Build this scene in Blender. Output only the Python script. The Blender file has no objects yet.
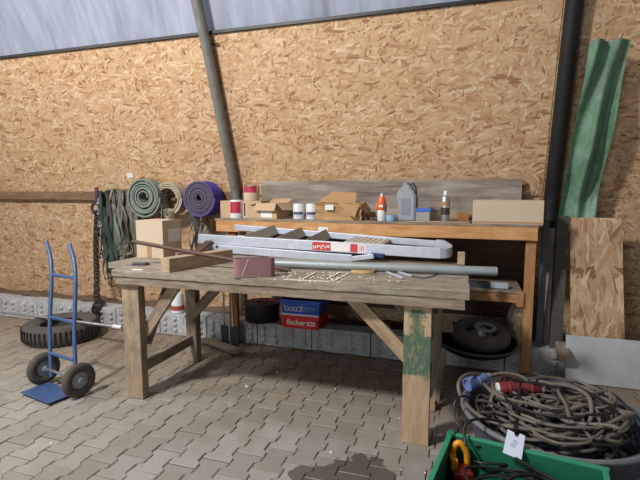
import bpy, bmesh, math, random
from mathutils import Vector, Matrix, Euler
random.seed(7)
V = Vector
sc = bpy.context.scene
# ------------------------------------------------------------------ camera
F_PX, HC = 460.0, 1.40
PITCH = math.atan(49 / 460.0); YAW = math.radians(17.845)
cam_d = bpy.data.cameras.new('camera'); cam = bpy.data.objects.new('camera', cam_d)
sc.collection.objects.link(cam); sc.camera = cam
cam_d.sensor_width = 36; cam_d.lens = F_PX / 640 * 36
cam.location = (0, 0, HC); cam.rotation_euler = (math.pi / 2 - PITCH, 0, YAW)
# ------------------------------------------------------------------ light
sc.view_settings.view_transform = 'Standard'; sc.view_settings.look = 'None'
sc.view_settings.gamma = 1; sc.view_settings.exposure = 0.0
w = bpy.data.worlds.new('hall_ambient'); sc.world = w; w.use_nodes = True
w.node_tree.nodes['Background'].inputs[0].default_value = (0.90, 0.95, 1.0, 1)
w.node_tree.nodes['Background'].inputs[1].default_value = 0.19
def lamp(name, loc, aim, size, power, col):
    d = bpy.data.lights.new(name, 'AREA'); d.shape = 'DISK'; d.size = size; d.energy = power; d.color = col
    o = bpy.data.objects.new(name, d); sc.collection.objects.link(o); o.location = loc
    o.rotation_euler = (V(aim) - V(loc)).to_track_quat('-Z', 'Y').to_euler(); return o
lamp('hall_lamp', (-3.0, -0.3, 4.3), (-1.6, 3.6, 0.9), 0.5, 285, (1.0, 0.98, 0.955))
lamp('side_lamp', (-6.2, 0.6, 4.0), (-2.0, 4.2, 1.3), 0.5, 90, (1.0, 0.98, 0.955))
lamp('front_fill', (-2.6, -5.0, 1.7), (-1.2, 3.5, 0.6), 2.6, 95, (0.93, 0.97, 1.0))  # added fill from behind the camera, lifts plinth, trays and bench undersides
# ------------------------------------------------------------------ helpers
def at(px, py, X=None, Y=None, Z=None):
    """world point seen at a pixel of the photograph on a plane X, Y or Z = const"""
    cp, sp, cy, sy = math.cos(PITCH), math.sin(PITCH), math.cos(YAW), math.sin(YAW)
    r = V((cy, sy, 0)); f = V((-sy * cp, cy * cp, -sp)); u = r.cross(f)
    d = r * (px - 320) + u * (240 - py) + f * F_PX; c = V((0, 0, HC))
    for i, v in enumerate((X, Y, Z)):
        if v is not None: return c + d * ((v - c[i]) / d[i])
def basis(origin, xdir, up=(0, 0, 1)):
    x = V(xdir).normalized(); y = V(up).cross(x)
    if y.length < 1e-4: y = V((0, 1, 0)).cross(x)
    y.normalize(); z = x.cross(y)
    m = Matrix((x, y, z)).transposed().to_4x4(); m.translation = V(origin); return m
def catmull(P, n=6, closed=False):
    P = [V(p) for p in P]; out = []; N = len(P)
    rng = range(N) if closed else range(N - 1)
    for i in rng:
        if closed: a, b, c, d = P[i - 1], P[i], P[(i + 1) % N], P[(i + 2) % N]
        else: a, b, c, d = P[max(i - 1, 0)], P[i], P[i + 1], P[min(i + 2, N - 1)]
        for k in range(n):
            t = k / n
            out.append(0.5 * ((2 * b) + (c - a) * t + (2 * a - 5 * b + 4 * c - d) * t * t + (3 * b - a - 3 * c + d) * t ** 3))
    if not closed: out.append(P[-1])
    return out
class MB:
    def __init__(s): s.bm = bmesh.new()
    def box(s, c, d, M=None, bev=0.0, taper=None):
        b = bmesh.new(); bmesh.ops.create_cube(b, size=1)
        for v in b.verts:
            k = 1.0
            if taper and v.co.z < 0: k = taper
            v.co = V((v.co.x * d[0] * k, v.co.y * d[1] * k, v.co.z * d[2]))
        if bev: bmesh.ops.bevel(b, geom=b.edges[:], offset=bev, segments=2, affect='EDGES', profile=0.6)
        m = Matrix.Translation(V(c)); m = (M @ m) if M else m
        s.add(b, m); return s
    def add(s, b, m=None):
        if m: bmesh.ops.transform(b, matrix=m, verts=b.verts)
        me = bpy.data.meshes.new('t'); b.to_mesh(me); b.free(); s.bm.from_mesh(me); bpy.data.meshes.remove(me)
    def tube(s, pts, r, seg=8, closed=False, cap=True, flat=None, side=None):
        """round tube, or a flat strip when flat=(width, thickness) and side=direction of the width"""
        pts = [V(p) for p in pts]; n = len(pts); rings = []; prev = None
        for i, p in enumerate(pts):
            a = pts[i - 1] if (i > 0 or closed) else p; c = pts[(i + 1) % n] if (i < n - 1 or closed) else p
            t = (c - a)
            if t.length < 1e-7: t = V((0, 0, 1))
            t.normalize()
            if side is not None:
                sd = side[i] if isinstance(side, list) else V(side); sd = sd - t * sd.dot(t)
                if sd.length < 1e-5: sd = prev or V((1, 0, 0))
                sd.normalize()
            else:
                sd = prev - t * prev.dot(t) if prev else t.orthogonal()
                if sd.length < 1e-5: sd = t.orthogonal()
                sd.normalize()
            prev = sd; q = t.cross(sd)
            if flat:
                W, T = flat[0] / 2, flat[1] / 2
                rings.append([s.bm.verts.new(p + sd * x + q * y) for x, y in ((-W, -T), (W, -T), (W, T), (-W, T))])
            else:
                rr = r[i] if isinstance(r, (list, tuple)) else r
                rings.append([s.bm.verts.new(p + (sd * math.cos(2 * math.pi * k / seg) + q * math.sin(2 * math.pi * k / seg)) * rr) for k in range(seg)])
        m = len(rings[0])
        for i in range(n if closed else n - 1):
            A, B = rings[i], rings[(i + 1) % n]
            for k in range(m): s.bm.faces.new((A[k], A[(k + 1) % m], B[(k + 1) % m], B[k]))
        if cap and not closed: s.bm.faces.new(rings[0][::-1]); s.bm.faces.new(rings[-1])
        return s
    def lathe(s, prof, seg=32, M=None, sx=1, sy=1):
        M = M or Matrix.Identity(4); rings = []
        for r, z in prof:
            if r < 1e-5: rings.append([s.bm.verts.new(M @ V((0, 0, z)))])
            else: rings.append([s.bm.verts.new(M @ V((r * sx * math.cos(2 * math.pi * k / seg), r * sy * math.sin(2 * math.pi * k / seg), z))) for k in range(seg)])
        for A, B in zip(rings, rings[1:]):
            for k in range(seg):
                k2 = (k + 1) % seg
                if len(A) == 1 and len(B) == 1: break
                if len(A) == 1: s.bm.faces.new((A[0], B[k2], B[k]))
                elif len(B) == 1: s.bm.faces.new((A[k], A[k2], B[0]))
                else: s.bm.faces.new((A[k], A[k2], B[k2], B[k]))
        return s
    def prism(s, pts, h, M=None, bev=0.0):
        """outline in local xy extruded along z by h"""
        b = bmesh.new(); vs = [b.verts.new((x, y, 0)) for x, y in pts]; f = b.faces.new(vs)
        r = bmesh.ops.extrude_face_region(b, geom=[f])
        bmesh.ops.translate(b, vec=(0, 0, h), verts=[e for e in r['geom'] if isinstance(e, bmesh.types.BMVert)])
        bmesh.ops.recalc_face_normals(b, faces=b.faces)
        if bev: bmesh.ops.bevel(b, geom=b.edges[:], offset=bev, segments=2, affect='EDGES')
        s.add(b, M or Matrix.Identity(4)); return s
    def quadsheet(s, fn, nu, nv, thick=0):
        g = [[s.bm.verts.new(fn(i / nu, j / nv)) for j in range(nv + 1)] for i in range(nu + 1)]
        for i in range(nu):
            for j in range(nv): s.bm.faces.new((g[i][j], g[i + 1][j], g[i + 1][j + 1], g[i][j + 1]))
        return s
    def build(s, name, mat, parent=None, smooth=False, frame=None, normals=True):
        if normals: bmesh.ops.recalc_face_normals(s.bm, faces=s.bm.faces)
        me = bpy.data.meshes.new(name)
        o = bpy.data.objects.new(name, me); sc.collection.objects.link(o)
        if frame is None:                      # object origin in the middle of its own mesh
            c = V((0, 0, 0)); n = 0
            for v in s.bm.verts: c += v.co; n += 1
            frame = Matrix.Translation(c / max(n, 1)); bmesh.ops.transform(s.bm, matrix=frame.inverted(), verts=s.bm.verts)
        s.bm.to_mesh(me); s.bm.free()
        o.matrix_basis = frame
        me.materials.append(mat)
        if smooth:
            for p in me.polygons: p.use_smooth = True
            me.set_sharp_from_angle(angle=math.radians(38))
        if parent:
            o.parent = parent; m = Matrix.Identity(4); q = parent
            while q: m = world_m(q); break
            o.matrix_parent_inverse = m.inverted()
        return o
def world_m(o):
    m = o.matrix_basis.copy()
    if o.parent: m = world_m(o.parent) @ o.matrix_parent_inverse @ m
    return m
def tag(o, label, cat, group=None, kind=None):
    o['label'] = label; o['category'] = cat
    if group: o['group'] = group
    if kind: o['kind'] = kind
    return o
def thing(name, loc, label, cat, group=None):
    o = bpy.data.objects.new(name, None); sc.collection.objects.link(o); o.location = V(loc)
    o.empty_display_size = .05
    return tag(o, label, cat, group)
def struct(o): o['kind'] = 'structure'; return o
def plank(name, p0, p1, wd, th, mat, parent=None, up=(0, 0, 1), bev=.003, rough=0.0):
    """timber from p0 to p1; wd across the up direction, th along it; local X is the grain"""
    p0, p1 = V(p0), V(p1); L = (p1 - p0).length; M = basis((p0 + p1) / 2, p1 - p0, up)
    b = MB(); b.box((0, 0, 0), (L, wd, th), bev=bev)
    if rough:
        bmesh.ops.subdivide_edges(b.bm, edges=[e for e in b.bm.edges if e.calc_length() > L * .8], cuts=int(L / .06))
        for v in b.bm.verts: v.co += V((0, random.uniform(-1, 1) * rough, random.uniform(-1, 1) * rough * .6))
    return b.build(name, mat, parent, frame=M)
def text(body, size, M, mat, parent, name='lettering', ext=.0008, bold=0.0, align='CENTER'):
    cu = bpy.data.curves.new('txt', 'FONT'); cu.body = body; cu.size = size; cu.extrude = ext; cu.offset = bold
    cu.align_x = align; cu.align_y = 'CENTER'
    t = bpy.data.objects.new('txt', cu); sc.collection.objects.link(t)
    dg = bpy.context.evaluated_depsgraph_get(); me = bpy.data.meshes.new_from_object(t.evaluated_get(dg))
    bpy.data.objects.remove(t); bpy.data.curves.remove(cu)
    b = MB(); b.bm.from_mesh(me); bpy.data.meshes.remove(me)
    return b.build(name, mat, parent, frame=M, normals=False)
def facing(p, normal, up=(0, 0, 1)):
    """frame whose local xy lies on a surface: x to the reader's right, y up, z outwards"""
    z = V(normal).normalized(); x = V(up).cross(z).normalized(); y = z.cross(x)
    m = Matrix((x, y, z)).transposed().to_4x4(); m.translation = V(p); return m
# ------------------------------------------------------------------ materials
def S(r, g, b):                                    # sRGB 0..255 -> linear
    f = lambda c: (c / 12.92 if c <= .04045 else ((c + .055) / 1.055) ** 2.4)
    return (f(r / 255), f(g / 255), f(b / 255), 1)
class NT:
    def __init__(s, name):
        s.m = bpy.data.materials.new(name); s.m.use_nodes = True; s.t = s.m.node_tree; s.n = s.t.nodes
        s.b = s.n['Principled BSDF']
    def N(s, ty, **k):
        n = s.n.new(ty)
        for a, v in k.items():
            if a.startswith('i_'):
                key = a[2:]; key = int(key) if key.isdigit() else key
                if isinstance(v, bpy.types.NodeSocket): s.t.links.new(v, n.inputs[key])
                else: n.inputs[key].default_value = v
            else: setattr(n, a, v)
        return n
    def math(s, op, a, b=0.0, c=0.0): return s.N('ShaderNodeMath', operation=op, i_0=a, i_1=b, i_2=c).outputs[0]
    def coord(s, kind='Object', scale=(1, 1, 1), rand=True, rot=(0, 0, 0)):
        c = s.N('ShaderNodeTexCoord').outputs[kind]
        if rand:
            oi = s.N('ShaderNodeObjectInfo').outputs['Random']
            c = s.N('ShaderNodeVectorMath', operation='ADD', i_0=c, i_1=s.N('ShaderNodeCombineXYZ', i_0=s.math('MULTIPLY', oi, 37.), i_1=s.math('MULTIPLY', oi, 11.), i_2=s.math('MULTIPLY', oi, 23.)).outputs[0]).outputs[0]
        return s.N('ShaderNodeMapping', i_Vector=c, i_Scale=scale, i_Rotation=rot).outputs[0]
    def noise(s, vec, scale, det=4, rough=.55, dist=0.0): return s.N('ShaderNodeTexNoise', i_Vector=vec, i_Scale=scale, i_Detail=det, i_Roughness=rough, i_Distortion=dist).outputs[0]
    def ramp(s, fac, stops):
        n = s.N('ShaderNodeValToRGB', i_Fac=fac); e = n.color_ramp.elements
        while len(e) < len(stops): e.new(0.5)
        for k, (p, c) in enumerate(stops): e[k].position = p; e[k].color = c if len(c) == 4 else (*c, 1)
        return n.outputs[0]
    def mix(s, f, a, b, mode='MIX'):
        n = s.N('ShaderNodeMix', data_type='RGBA', blend_type=mode); 
        for k, v in ((0, f), (6, a), (7, b)):
            if isinstance(v, bpy.types.NodeSocket): s.t.links.new(v, n.inputs[k])
            else: n.inputs[k].default_value = v
        return n.outputs[2]
    def out(s, col, rough=.6, metal=0.0, bump=None, bs=.3, bd=.002, **k):
        for a, v in (('Base Color', col), ('Roughness', rough), ('Metallic', metal)):
            if isinstance(v, bpy.types.NodeSocket): s.t.links.new(v, s.b.inputs[a])
            else: s.b.inputs[a].default_value = v
        if bump is not None: s.t.links.new(s.N('ShaderNodeBump', i_Height=bump, i_Strength=bs, i_Distance=bd).outputs[0], s.b.inputs['Normal'])
        for a, v in k.items(): s.b.inputs[a.replace('_', ' ')].default_value = v
        return s.m
W01 = (1, 1, 1, 1); K01 = (0, 0, 0, 1)
def wood(name, dark, mid, light, dirt=.35, dirtcol=(70, 62, 54), rough=.8, grain=1.0):
    t = NT(name); c = t.coord(scale=(1.2, 9, 9)); g = t.noise(c, 3.2 * grain, 7, .62, .6)
    f = t.noise(t.coord(scale=(6, 130, 130)), 1.2, 3, .6)
    col = t.ramp(g, [(.28, S(*dark)), (.5, S(*mid)), (.72, S(*light))])
    col = t.mix(t.math('MULTIPLY', t.math('SUBTRACT', f, .35), .55), col, S(*[x * .62 for x in dark]))
    d = t.ramp(t.noise(t.coord(), 7, 6, .7), [(.48, K01), (.72, W01)])
    col = t.mix(t.math('MULTIPLY', d, dirt), col, S(*dirtcol))
    return t.out(col, rough, bump=t.math('ADD', f, g), bs=.35, bd=.002)
def plain(name, rgb, rough=.5, metal=0.0, var=.12, scale=14, dirt=0.0, dirtcol=(80, 72, 62), bump=0.15, **k):
    t = NT(name); n = t.noise(t.coord(), scale, 5, .6)
    col = t.mix(t.math('MULTIPLY', t.ramp(n, [(.35, W01), (.65, K01)]), var * 2), S(*rgb), S(*[x * .7 for x in rgb]))
    if dirt:
        d = t.ramp(t.noise(t.coord(), scale * .6, 6, .75), [(.45, K01), (.7, W01)])
        col = t.mix(t.math('MULTIPLY', d, dirt), col, S(*dirtcol))
    return t.out(col, rough, metal, bump=n, bs=bump, bd=.003, **k)
def osb(name, tint=1.0, scale=1.0):
    """strand board: several layers of stretched, rotated flakes laid over each other"""
    t = NT(name); base = t.coord(rand=False)
    wob = t.N('ShaderNodeVectorMath', operation='SCALE', i_0=t.N('ShaderNodeTexNoise', i_Vector=base, i_Scale=9.0, i_Detail=2.0).outputs[1], i_Scale=.035).outputs[0]
    base = t.N('ShaderNodeVectorMath', operation='ADD', i_0=base, i_1=wob).outputs[0]
    stops = [(0, S(134, 92, 58)), (.09, S(168, 126, 88)), (.25, S(192, 154, 115)), (.6, S(203, 168, 130)), (.86, S(215, 184, 147)), (1, S(229, 205, 174))]
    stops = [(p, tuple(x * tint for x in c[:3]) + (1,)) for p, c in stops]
    col = t.ramp(t.noise(base, 12, 3), [(.3, stops[1][1]), (.7, stops[3][1])]); h = t.math('ADD', 0.0, 0.0)
    for k, (ang, sx, sy, thr) in enumerate([(.35, 9, 42, .0), (-.75, 8, 40, .45), (1.25, 9, 44, .5), (-.15, 7, 36, .55), (.8, 10, 52, .6), (-1.35, 11, 60, .68), (.12, 8, 46, .66), (-.45, 12, 60, .74)]):
        r = t.N('ShaderNodeMapping', vector_type='POINT', i_Vector=base, i_Rotation=(0, 0, ang), i_Location=(k * 3.7, k * 1.3, 0)).outputs[0]
        r = t.N('ShaderNodeMapping', i_Vector=r, i_Scale=(sx * 1.15 * scale, sy * 1.05 * scale, 0.01)).outputs[0]
        v = t.N('ShaderNodeTexVoronoi', i_Vector=r, i_Scale=1.0, i_Randomness=1.0, voronoi_dimensions='2D')
        sep = t.N('ShaderNodeSeparateColor', i_0=v.outputs['Color'])
        mask = t.math('GREATER_THAN', sep.outputs[1], thr)
        cc = t.ramp(sep.outputs[0], stops)
        fine = t.noise(t.N('ShaderNodeMapping', i_Vector=r, i_Scale=(.5, 7, 1)).outputs[0], 1.5, 3)
        cc = t.mix(t.math('MULTIPLY', fine, .35), cc, stops[1][1])
        if k: mask = t.math('MULTIPLY', mask, t.math('LESS_THAN', v.outputs['Distance'], .62))
        col = t.mix(mask, col, cc)
        h = t.N('ShaderNodeMix', data_type='FLOAT', i_0=mask, i_2=h, i_3=sep.outputs[2]).outputs[0]
    return t.out(col, .62, bump=h, bs=.35, bd=.003)
M = {}
M['old'] = wood('weathered_wood', (104, 90, 76), (142, 126, 109), (172, 156, 138), .45)
M['top'] = wood('grey_bench_boards', (108, 97, 84), (148, 136, 121), (178, 166, 149), .6, (86, 72, 58))
M['leg'] = wood('worn_leg_wood', (128, 110, 90), (158, 138, 114), (178, 158, 134), .6, (92, 86, 80))
M['pine'] = wood('orange_pine', (146, 102, 62), (174, 126, 82), (194, 150, 106), .3, (110, 72, 42))
M['pined'] = wood('dark_orange_pine', (128, 80, 42), (158, 104, 58), (176, 124, 76), .3, (84, 54, 32))
M['pale'] = wood('pale_timber', (146, 124, 98), (178, 154, 124), (198, 176, 148), .4, (122, 102, 80))
M['ply'] = wood('grey_plywood', (106, 92, 82), (150, 138, 128), (182, 172, 162), .55, (112, 96, 86), grain=.45)
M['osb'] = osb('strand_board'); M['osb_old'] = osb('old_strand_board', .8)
M['beam'] = wood('beam_timber', (178, 124, 74), (202, 150, 98), (218, 172, 122), .5, (160, 104, 56))
M['card'] = plain('cardboard', (186, 158, 124), .85, var=.08, scale=5)
M['card2'] = plain('brown_cardboard', (176, 140, 98), .85, var=.1, scale=6)
M['cardp'] = plain('pale_cardboard', (196, 176, 152), .85, var=.06, scale=5)
M['tape'] = plain('packing_tape', (170, 134, 96), .35, var=.05)
M['white'] = plain('white_paper', (226, 224, 218), .7, var=.04)
M['whitep'] = plain('white_plastic', (222, 222, 222), .4, var=.05, dirt=.1)
M['red'] = plain('red_plastic', (206, 34, 38), .4, var=.1)
M['redl'] = plain('red_label', (178, 44, 74), .5, var=.15, scale=40)
M['pinkrib'] = plain('faded_red_rib', (216, 196, 188), .6, var=.1)
M['reds'] = plain('red_sticker', (206, 62, 58), .5, var=.2, scale=60)
M['blue'] = plain('blue_plastic', (38, 84, 186), .4, var=.1)
M['bluel'] = plain('light_blue_plastic', (140, 172, 206), .45, var=.08)
M['plugb'] = plain('blue_plug_plastic', (112, 132, 184), .4, var=.08)
M['black'] = plain('black_plastic', (26, 26, 27), .45, var=.2)
M['rubber'] = plain('black_rubber', (84, 78, 71), .85, var=.3, dirt=.35, dirtcol=(86, 78, 70))
M['green'] = plain('green_plastic', (34, 106, 78), .4, var=.1)
M['tubp'] = plain('blue_grey_tub_plastic', (74, 80, 98), .55, var=.1, dirt=.35, dirtcol=(98, 92, 86))
M['orange'] = plain('orange_plastic', (222, 96, 30), .4, var=.08)
M['yell'] = plain('yellow_orange_plastic', (226, 150, 36), .4, var=.08)
M['grey'] = plain('grey_plastic', (142, 148, 156), .45, var=.08)
M['dgrey'] = plain('dark_grey_metal', (70, 74, 80), .5, .3, var=.15)
M['steel'] = plain('bright_steel', (190, 192, 196), .35, .8, var=.15)
M['alu'] = plain('aluminium', (196, 203, 216), .42, .35, var=.12, scale=22, dirt=.25, dirtcol=(226, 228, 232), bump=.05)
M['alud'] = plain('dull_aluminium_tread', (146, 140, 132), .6, .3, var=.18, dirt=.3, dirtcol=(112, 98, 80))
M['pipe'] = plain('galvanised_pipe', (158, 166, 168), .5, .35, var=.1, dirt=.2, dirtcol=(110, 108, 102))
M['hoop'] = plain('painted_hoop_steel', (132, 135, 130), .5, .2, var=.2, dirt=.55, dirtcol=(120, 84, 56))
M['rust'] = plain('rusty_rod', (98, 74, 64), .65, .3, var=.2)
M['chain'] = plain('rusty_chain', (58, 44, 36), .6, .3, var=.3, scale=50)
M['hook'] = plain('violet_brown_hook', (84, 60, 70), .5, .3, var=.2)
M['belt'] = plain('sanding_belt_cloth', (150, 112, 112), .85, var=.12, scale=30)
M['purple'] = plain('violet_webbing', (84, 62, 172), .75, var=.15, scale=30)
M['purpled'] = plain('dusty_violet_webbing', (88, 80, 100), .85, var=.15, scale=40)
M['gweb'] = plain('green_webbing', (124, 136, 124), .85, var=.2, scale=30, dirt=.3, dirtcol=(140, 138, 124))
M['gwebd'] = plain('dark_green_webbing', (58, 70, 62), .85, var=.2, scale=30)
M['greyweb'] = plain('grey_webbing', (128, 124, 114), .9, var=.4, scale=40)
M['greywebd'] = plain('dark_grey_webbing', (76, 74, 68), .9, var=.3, scale=40)
M['bweb'] = plain('beige_webbing', (176, 166, 140), .85, var=.15, scale=30)
M['cable'] = plain('grey_cable_rubber', (112, 104, 92), .6, var=.25, scale=20, bump=.05)
M['cabled'] = plain('dark_cable_rubber', (62, 58, 54), .6, var=.25, scale=20, bump=.05)
M['cableb'] = plain('black_cable_rubber', (26, 27, 28), .5, var=.2, bump=.05)
M['plugr'] = plain('red_plug_plastic', (122, 44, 46), .45, var=.15)
M['rim'] = plain('blue_white_tag', (206, 214, 230), .6, var=.03)
M['ink'] = plain('dark_ink', (40, 42, 52), .6, var=.02)
M['dust'] = plain('white_dust', (220, 214, 200), .9, var=.05)
M['tarp'] = plain('green_tarpaulin', (92, 132, 104), .5, var=.2, scale=6, dirt=.35, dirtcol=(190, 206, 192))
M['dpost'] = plain('black_painted_steel', (34, 34, 36), .5, .2, var=.2)
M['mud'] = plain('dry_soil', (112, 92, 72), .95, var=.3, scale=20, bump=.8)
M['wpan'] = plain('white_panel', (186, 188, 192), .6, var=.1, scale=4, dirt=.3)
M['tblue'] = plain('blue_painted_tube', (66, 90, 132), .4, .1, var=.1)
M['conc'] = (lambda t: t.out(t.mix(t.math('MULTIPLY', t.ramp(t.noise(t.coord(rand=False), 5, 7, .7), [(.4, K01), (.7, W01)]), .6),
             t.ramp(t.noise(t.coord(rand=False), 16, 6, .7), [(.3, S(146, 147, 148)), (.7, S(186, 188, 190))]), S(122, 110, 96)), .85, bump=t.noise(t.coord(rand=False), 60, 5), bs=.4))(NT('cast_concrete'))
# leg wood with the wide green paint mark
t = NT('green_painted_leg'); c = t.coord(scale=(1.2, 9, 9)); g = t.noise(c, 3.2, 7, .62, .6); f = t.noise(t.coord(scale=(5, 90, 90)), 1.2, 3)
sx = t.N('ShaderNodeSeparateXYZ', i_0=t.N('ShaderNodeTexCoord').outputs['Object']); along = sx.outputs[0]; acr = sx.outputs[1]
col = t.ramp(g, [(.28, S(150, 126, 98)), (.5, S(176, 150, 118)), (.72, S(194, 170, 138))])
nz = t.math('MULTIPLY', t.math('SUBTRACT', t.noise(t.coord(), 22, 8, .75), .5), .16)
a = t.math('ADD', along, nz)
body = t.math('MULTIPLY', t.math('GREATER_THAN', a, .0), t.math('LESS_THAN', a, .22))
neck = t.math('MULTIPLY', t.math('MULTIPLY', t.math('GREATER_THAN', a, .2), t.math('LESS_THAN', a, .37)), t.math('LESS_THAN', t.math('ABSOLUTE', t.math('ADD', acr, nz)), .036))
scr = t.ramp(t.noise(t.coord(scale=(4, 16, 16)), 5, 6, .75), [(.36, (.35, .35, .35, 1)), (.5, W01)])
green = t.math('MULTIPLY', t.math('MAXIMUM', body, neck), scr)
col = t.mix(t.math('MULTIPLY', green, .88), col, S(48, 94, 76))
M['gleg'] = t.out(col, .8, bump=f, bs=.3)
# floor stones
t = NT('paving_stone'); wc = t.coord(rand=False)
isl = t.N('ShaderNodeNewGeometry').outputs['Random Per Island']
big = t.noise(wc, 1.1, 5, .6); fine = t.noise(wc, 90, 5, .7); md = t.noise(wc, 9, 6, .7)
col = t.ramp(isl, [(0, S(142, 136, 127)), (.5, S(155, 149, 140)), (1, S(168, 163, 155))])
col = t.mix(t.math('MULTIPLY', md, .55), col, S(112, 104, 93))
col = t.mix(t.math('MULTIPLY', t.ramp(fine, [(.5, K01), (.75, W01)]), .35), col, S(96, 90, 82))
sp = t.N('ShaderNodeSeparateXYZ', i_0=wc)
back = t.N('ShaderNodeMapRange', i_Value=t.math('ADD', sp.outputs[1], t.math('MULTIPLY', t.math('SUBTRACT', md, .5), 1.2)), i_1=2.3, i_2=3.6).outputs[0]
brown = t.ramp(t.noise(wc, 2.3, 7, .7), [(.45, K01), (.68, W01)])
col = t.mix(t.math('MULTIPLY', brown, .5), col, S(122, 106, 88))
col = t.mix(t.math('MULTIPLY', back, .75), col, S(126, 106, 84))          # sand and sawdust carried to the foot of the wall
def spot(cx, cy, rx, ry):
    dx = t.math('DIVIDE', t.math('SUBTRACT', sp.outputs[0], cx), rx); dy = t.math('DIVIDE', t.math('SUBTRACT', sp.outputs[1], cy), ry)
    r = t.math('ADD', t.math('MULTIPLY', dx, dx), t.math('MULTIPLY', dy, dy))
    r = t.math('ADD', r, t.math('MULTIPLY', t.math('SUBTRACT', t.noise(wc, 8, 2), .5), 2.4))
    return t.math('LESS_THAN', r, 1.0)
P = at(352, 476, Z=0)
wet = t.math('MAXIMUM', spot(P.x + .03, P.y + .02, .19, .17), spot(P.x - .17, P.y - .07, .14, .10))
col = t.mix(t.math('MULTIPLY', wet, .7), col, S(66, 56, 48))
M['paver'] = t.out(col, t.N('ShaderNodeMapRange', i_Value=wet, i_3=.85, i_4=.45).outputs[0], bump=fine, bs=.35, bd=.002)
# foil
t = NT('translucent_foil')
M['foil'] = t.out(t.ramp(t.noise(t.coord(rand=False, scale=(6, .6, 1)), 2.2, 4), [(.3, S(140, 146, 162)), (.7, S(166, 172, 188))]), .32, **{'Specular_IOR_Level': .35})
# ------------------------------------------------------------------ setting
YW, LEAN = 4.40, .377                                         # wall plane and the inward lean of its upper part
def wall_y(z): return YW - LEAN * (z - 1.36) if z > 1.36 else YW
def paving():
    w_, L, A, G = .143, .2, .0125, .003; b = bmesh.new(); rnd = random.Random(3)
    x0, x1, y0, y1 = -7.0, 3.2, .6, 3.78
    tp = lambda s: (lambda u: 1 if u < .32 else (1 - (u - .32) / .18 * 2 if u < .5 else (-1 if u < .82 else -1 + (u - .82) / .18 * 2)))(s % 1.0)
    for i in range(int(x0 / w_), int(x1 / w_)):
        sg = 1 if i % 2 == 0 else -1; ph = .16
        for j in range(int(y0 / L), int(y1 / L) + 1):
            # a stone runs between two places where its column is widest
            yc = (j + (0 if sg > 0 else .5)) * L
            s = [0, .20, .30, .70, .80, 1]; wdt = [A, A, -A, -A, A, A]
            yy = [yc - L / 2 + G + q * (L - 2 * G) for q in s]
            if yy[-1] > 3.86: continue
            Lf = [(i * w_ - d + G, y) for d, y in zip(wdt, yy)]; Rt = [((i + 1) * w_ + d - G, y) for d, y in zip(wdt, yy)]
            ring = Lf[::-1] + Rt; cx, cy = (i + .5) * w_, yc
            tz = rnd.uniform(-.0025, .0015); ax, ay = rnd.uniform(-.012, .012), rnd.uniform(-.012, .012)
            zf = lambda x, y: tz + (x - cx) * ax + (y - cy) * ay
            ins = lambda p, k: (cx + (p[0] - cx) * (1 - k / w_ * 2), cy + (p[1] - cy) * (1 - k / L * 2))
            lo = [b.verts.new((x, y, -.03)) for x, y in ring]; a = [b.verts.new((x, y, zf(x, y) - .004)) for x, y in ring]
            c = [b.verts.new((*ins(p, .004), zf(*p))) for p in ring]; n = len(ring)
            for k in range(n):
                k2 = (k + 1) % n; b.faces.new((lo[k], lo[k2], a[k2], a[k])); b.faces.new((a[k], a[k2], c[k2], c[k]))
            b.faces.new(c)
    m = MB(); m.bm.free(); m.bm = b
    return m
pv = paving().build('floor', M['paver'], frame=Matrix.Identity(4)); struct(pv)
sb = MB(); sb.box((-1.9, 1.7, -.0315), (11, 4.6, .05)); struct(sb.build('floor_bedding', plain('joint_sand', (96, 84, 68), .95, var=.3, scale=30)))
# front floor beyond the pavers' near edge is outside the view
def osb_sheet(name, x0, x1, za, zb, mat, y_off=0.0, low=False):
    zc = za; M_ = facing((0, wall_y(za) + y_off, za), (0, -1, 0) if low else (0, -1, -LEAN))
    L = (zb - za) if low else (zb - za) * math.sqrt(1 + LEAN ** 2)
    b = MB(); b.box(((x0 + x1) / 2, L / 2, -.009), (x1 - x0, L, .018)); return b.build(name, mat, frame=M_)
ZT = 2.817
struct(osb_sheet('wall_back', -8.5, .605, 1.36, ZT, M['osb']))
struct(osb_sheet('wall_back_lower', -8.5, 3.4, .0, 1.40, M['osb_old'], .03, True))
struct(osb_sheet('wall_right', .58, 3.4, 1.30, ZT, M['osb'], .03))
# dark edge rail on top of the boards, foil above
b = MB(); b.box((-2.5, wall_y(ZT) - .0, ZT + .012), (12, .05, .026)); struct(b.build('trim_1', M['dpost']))
rnd = random.Random(5); ws = [(rnd.uniform(-8, 3.5), rnd.uniform(.03, .09), rnd.uniform(-.02, .03), rnd.uniform(-.12, .12)) for _ in range(120)]
def foil(u, v):
    x = -8.5 + 12 * u; z = ZT - .02 + v * 1.7
    y = wall_y(ZT) + .03 - LEAN * (z - ZT) - .10 * (z - ZT) ** 2
    for cx, wd, am, sl in ws:
        d = (x - cx - sl * (z - ZT)) / wd
        if abs(d) < 3: y += am * math.exp(-d * d) * (0.5 + .5 * math.cos(z * 3 + cx))
    return V((x, y + .012 * math.sin(x * 23 + math.sin(z * 4))  * .4, z))
struct(MB().quadsheet(foil, 560, 14).build('ceiling_foil', M['foil'], smooth=True, normals=False))
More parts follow.
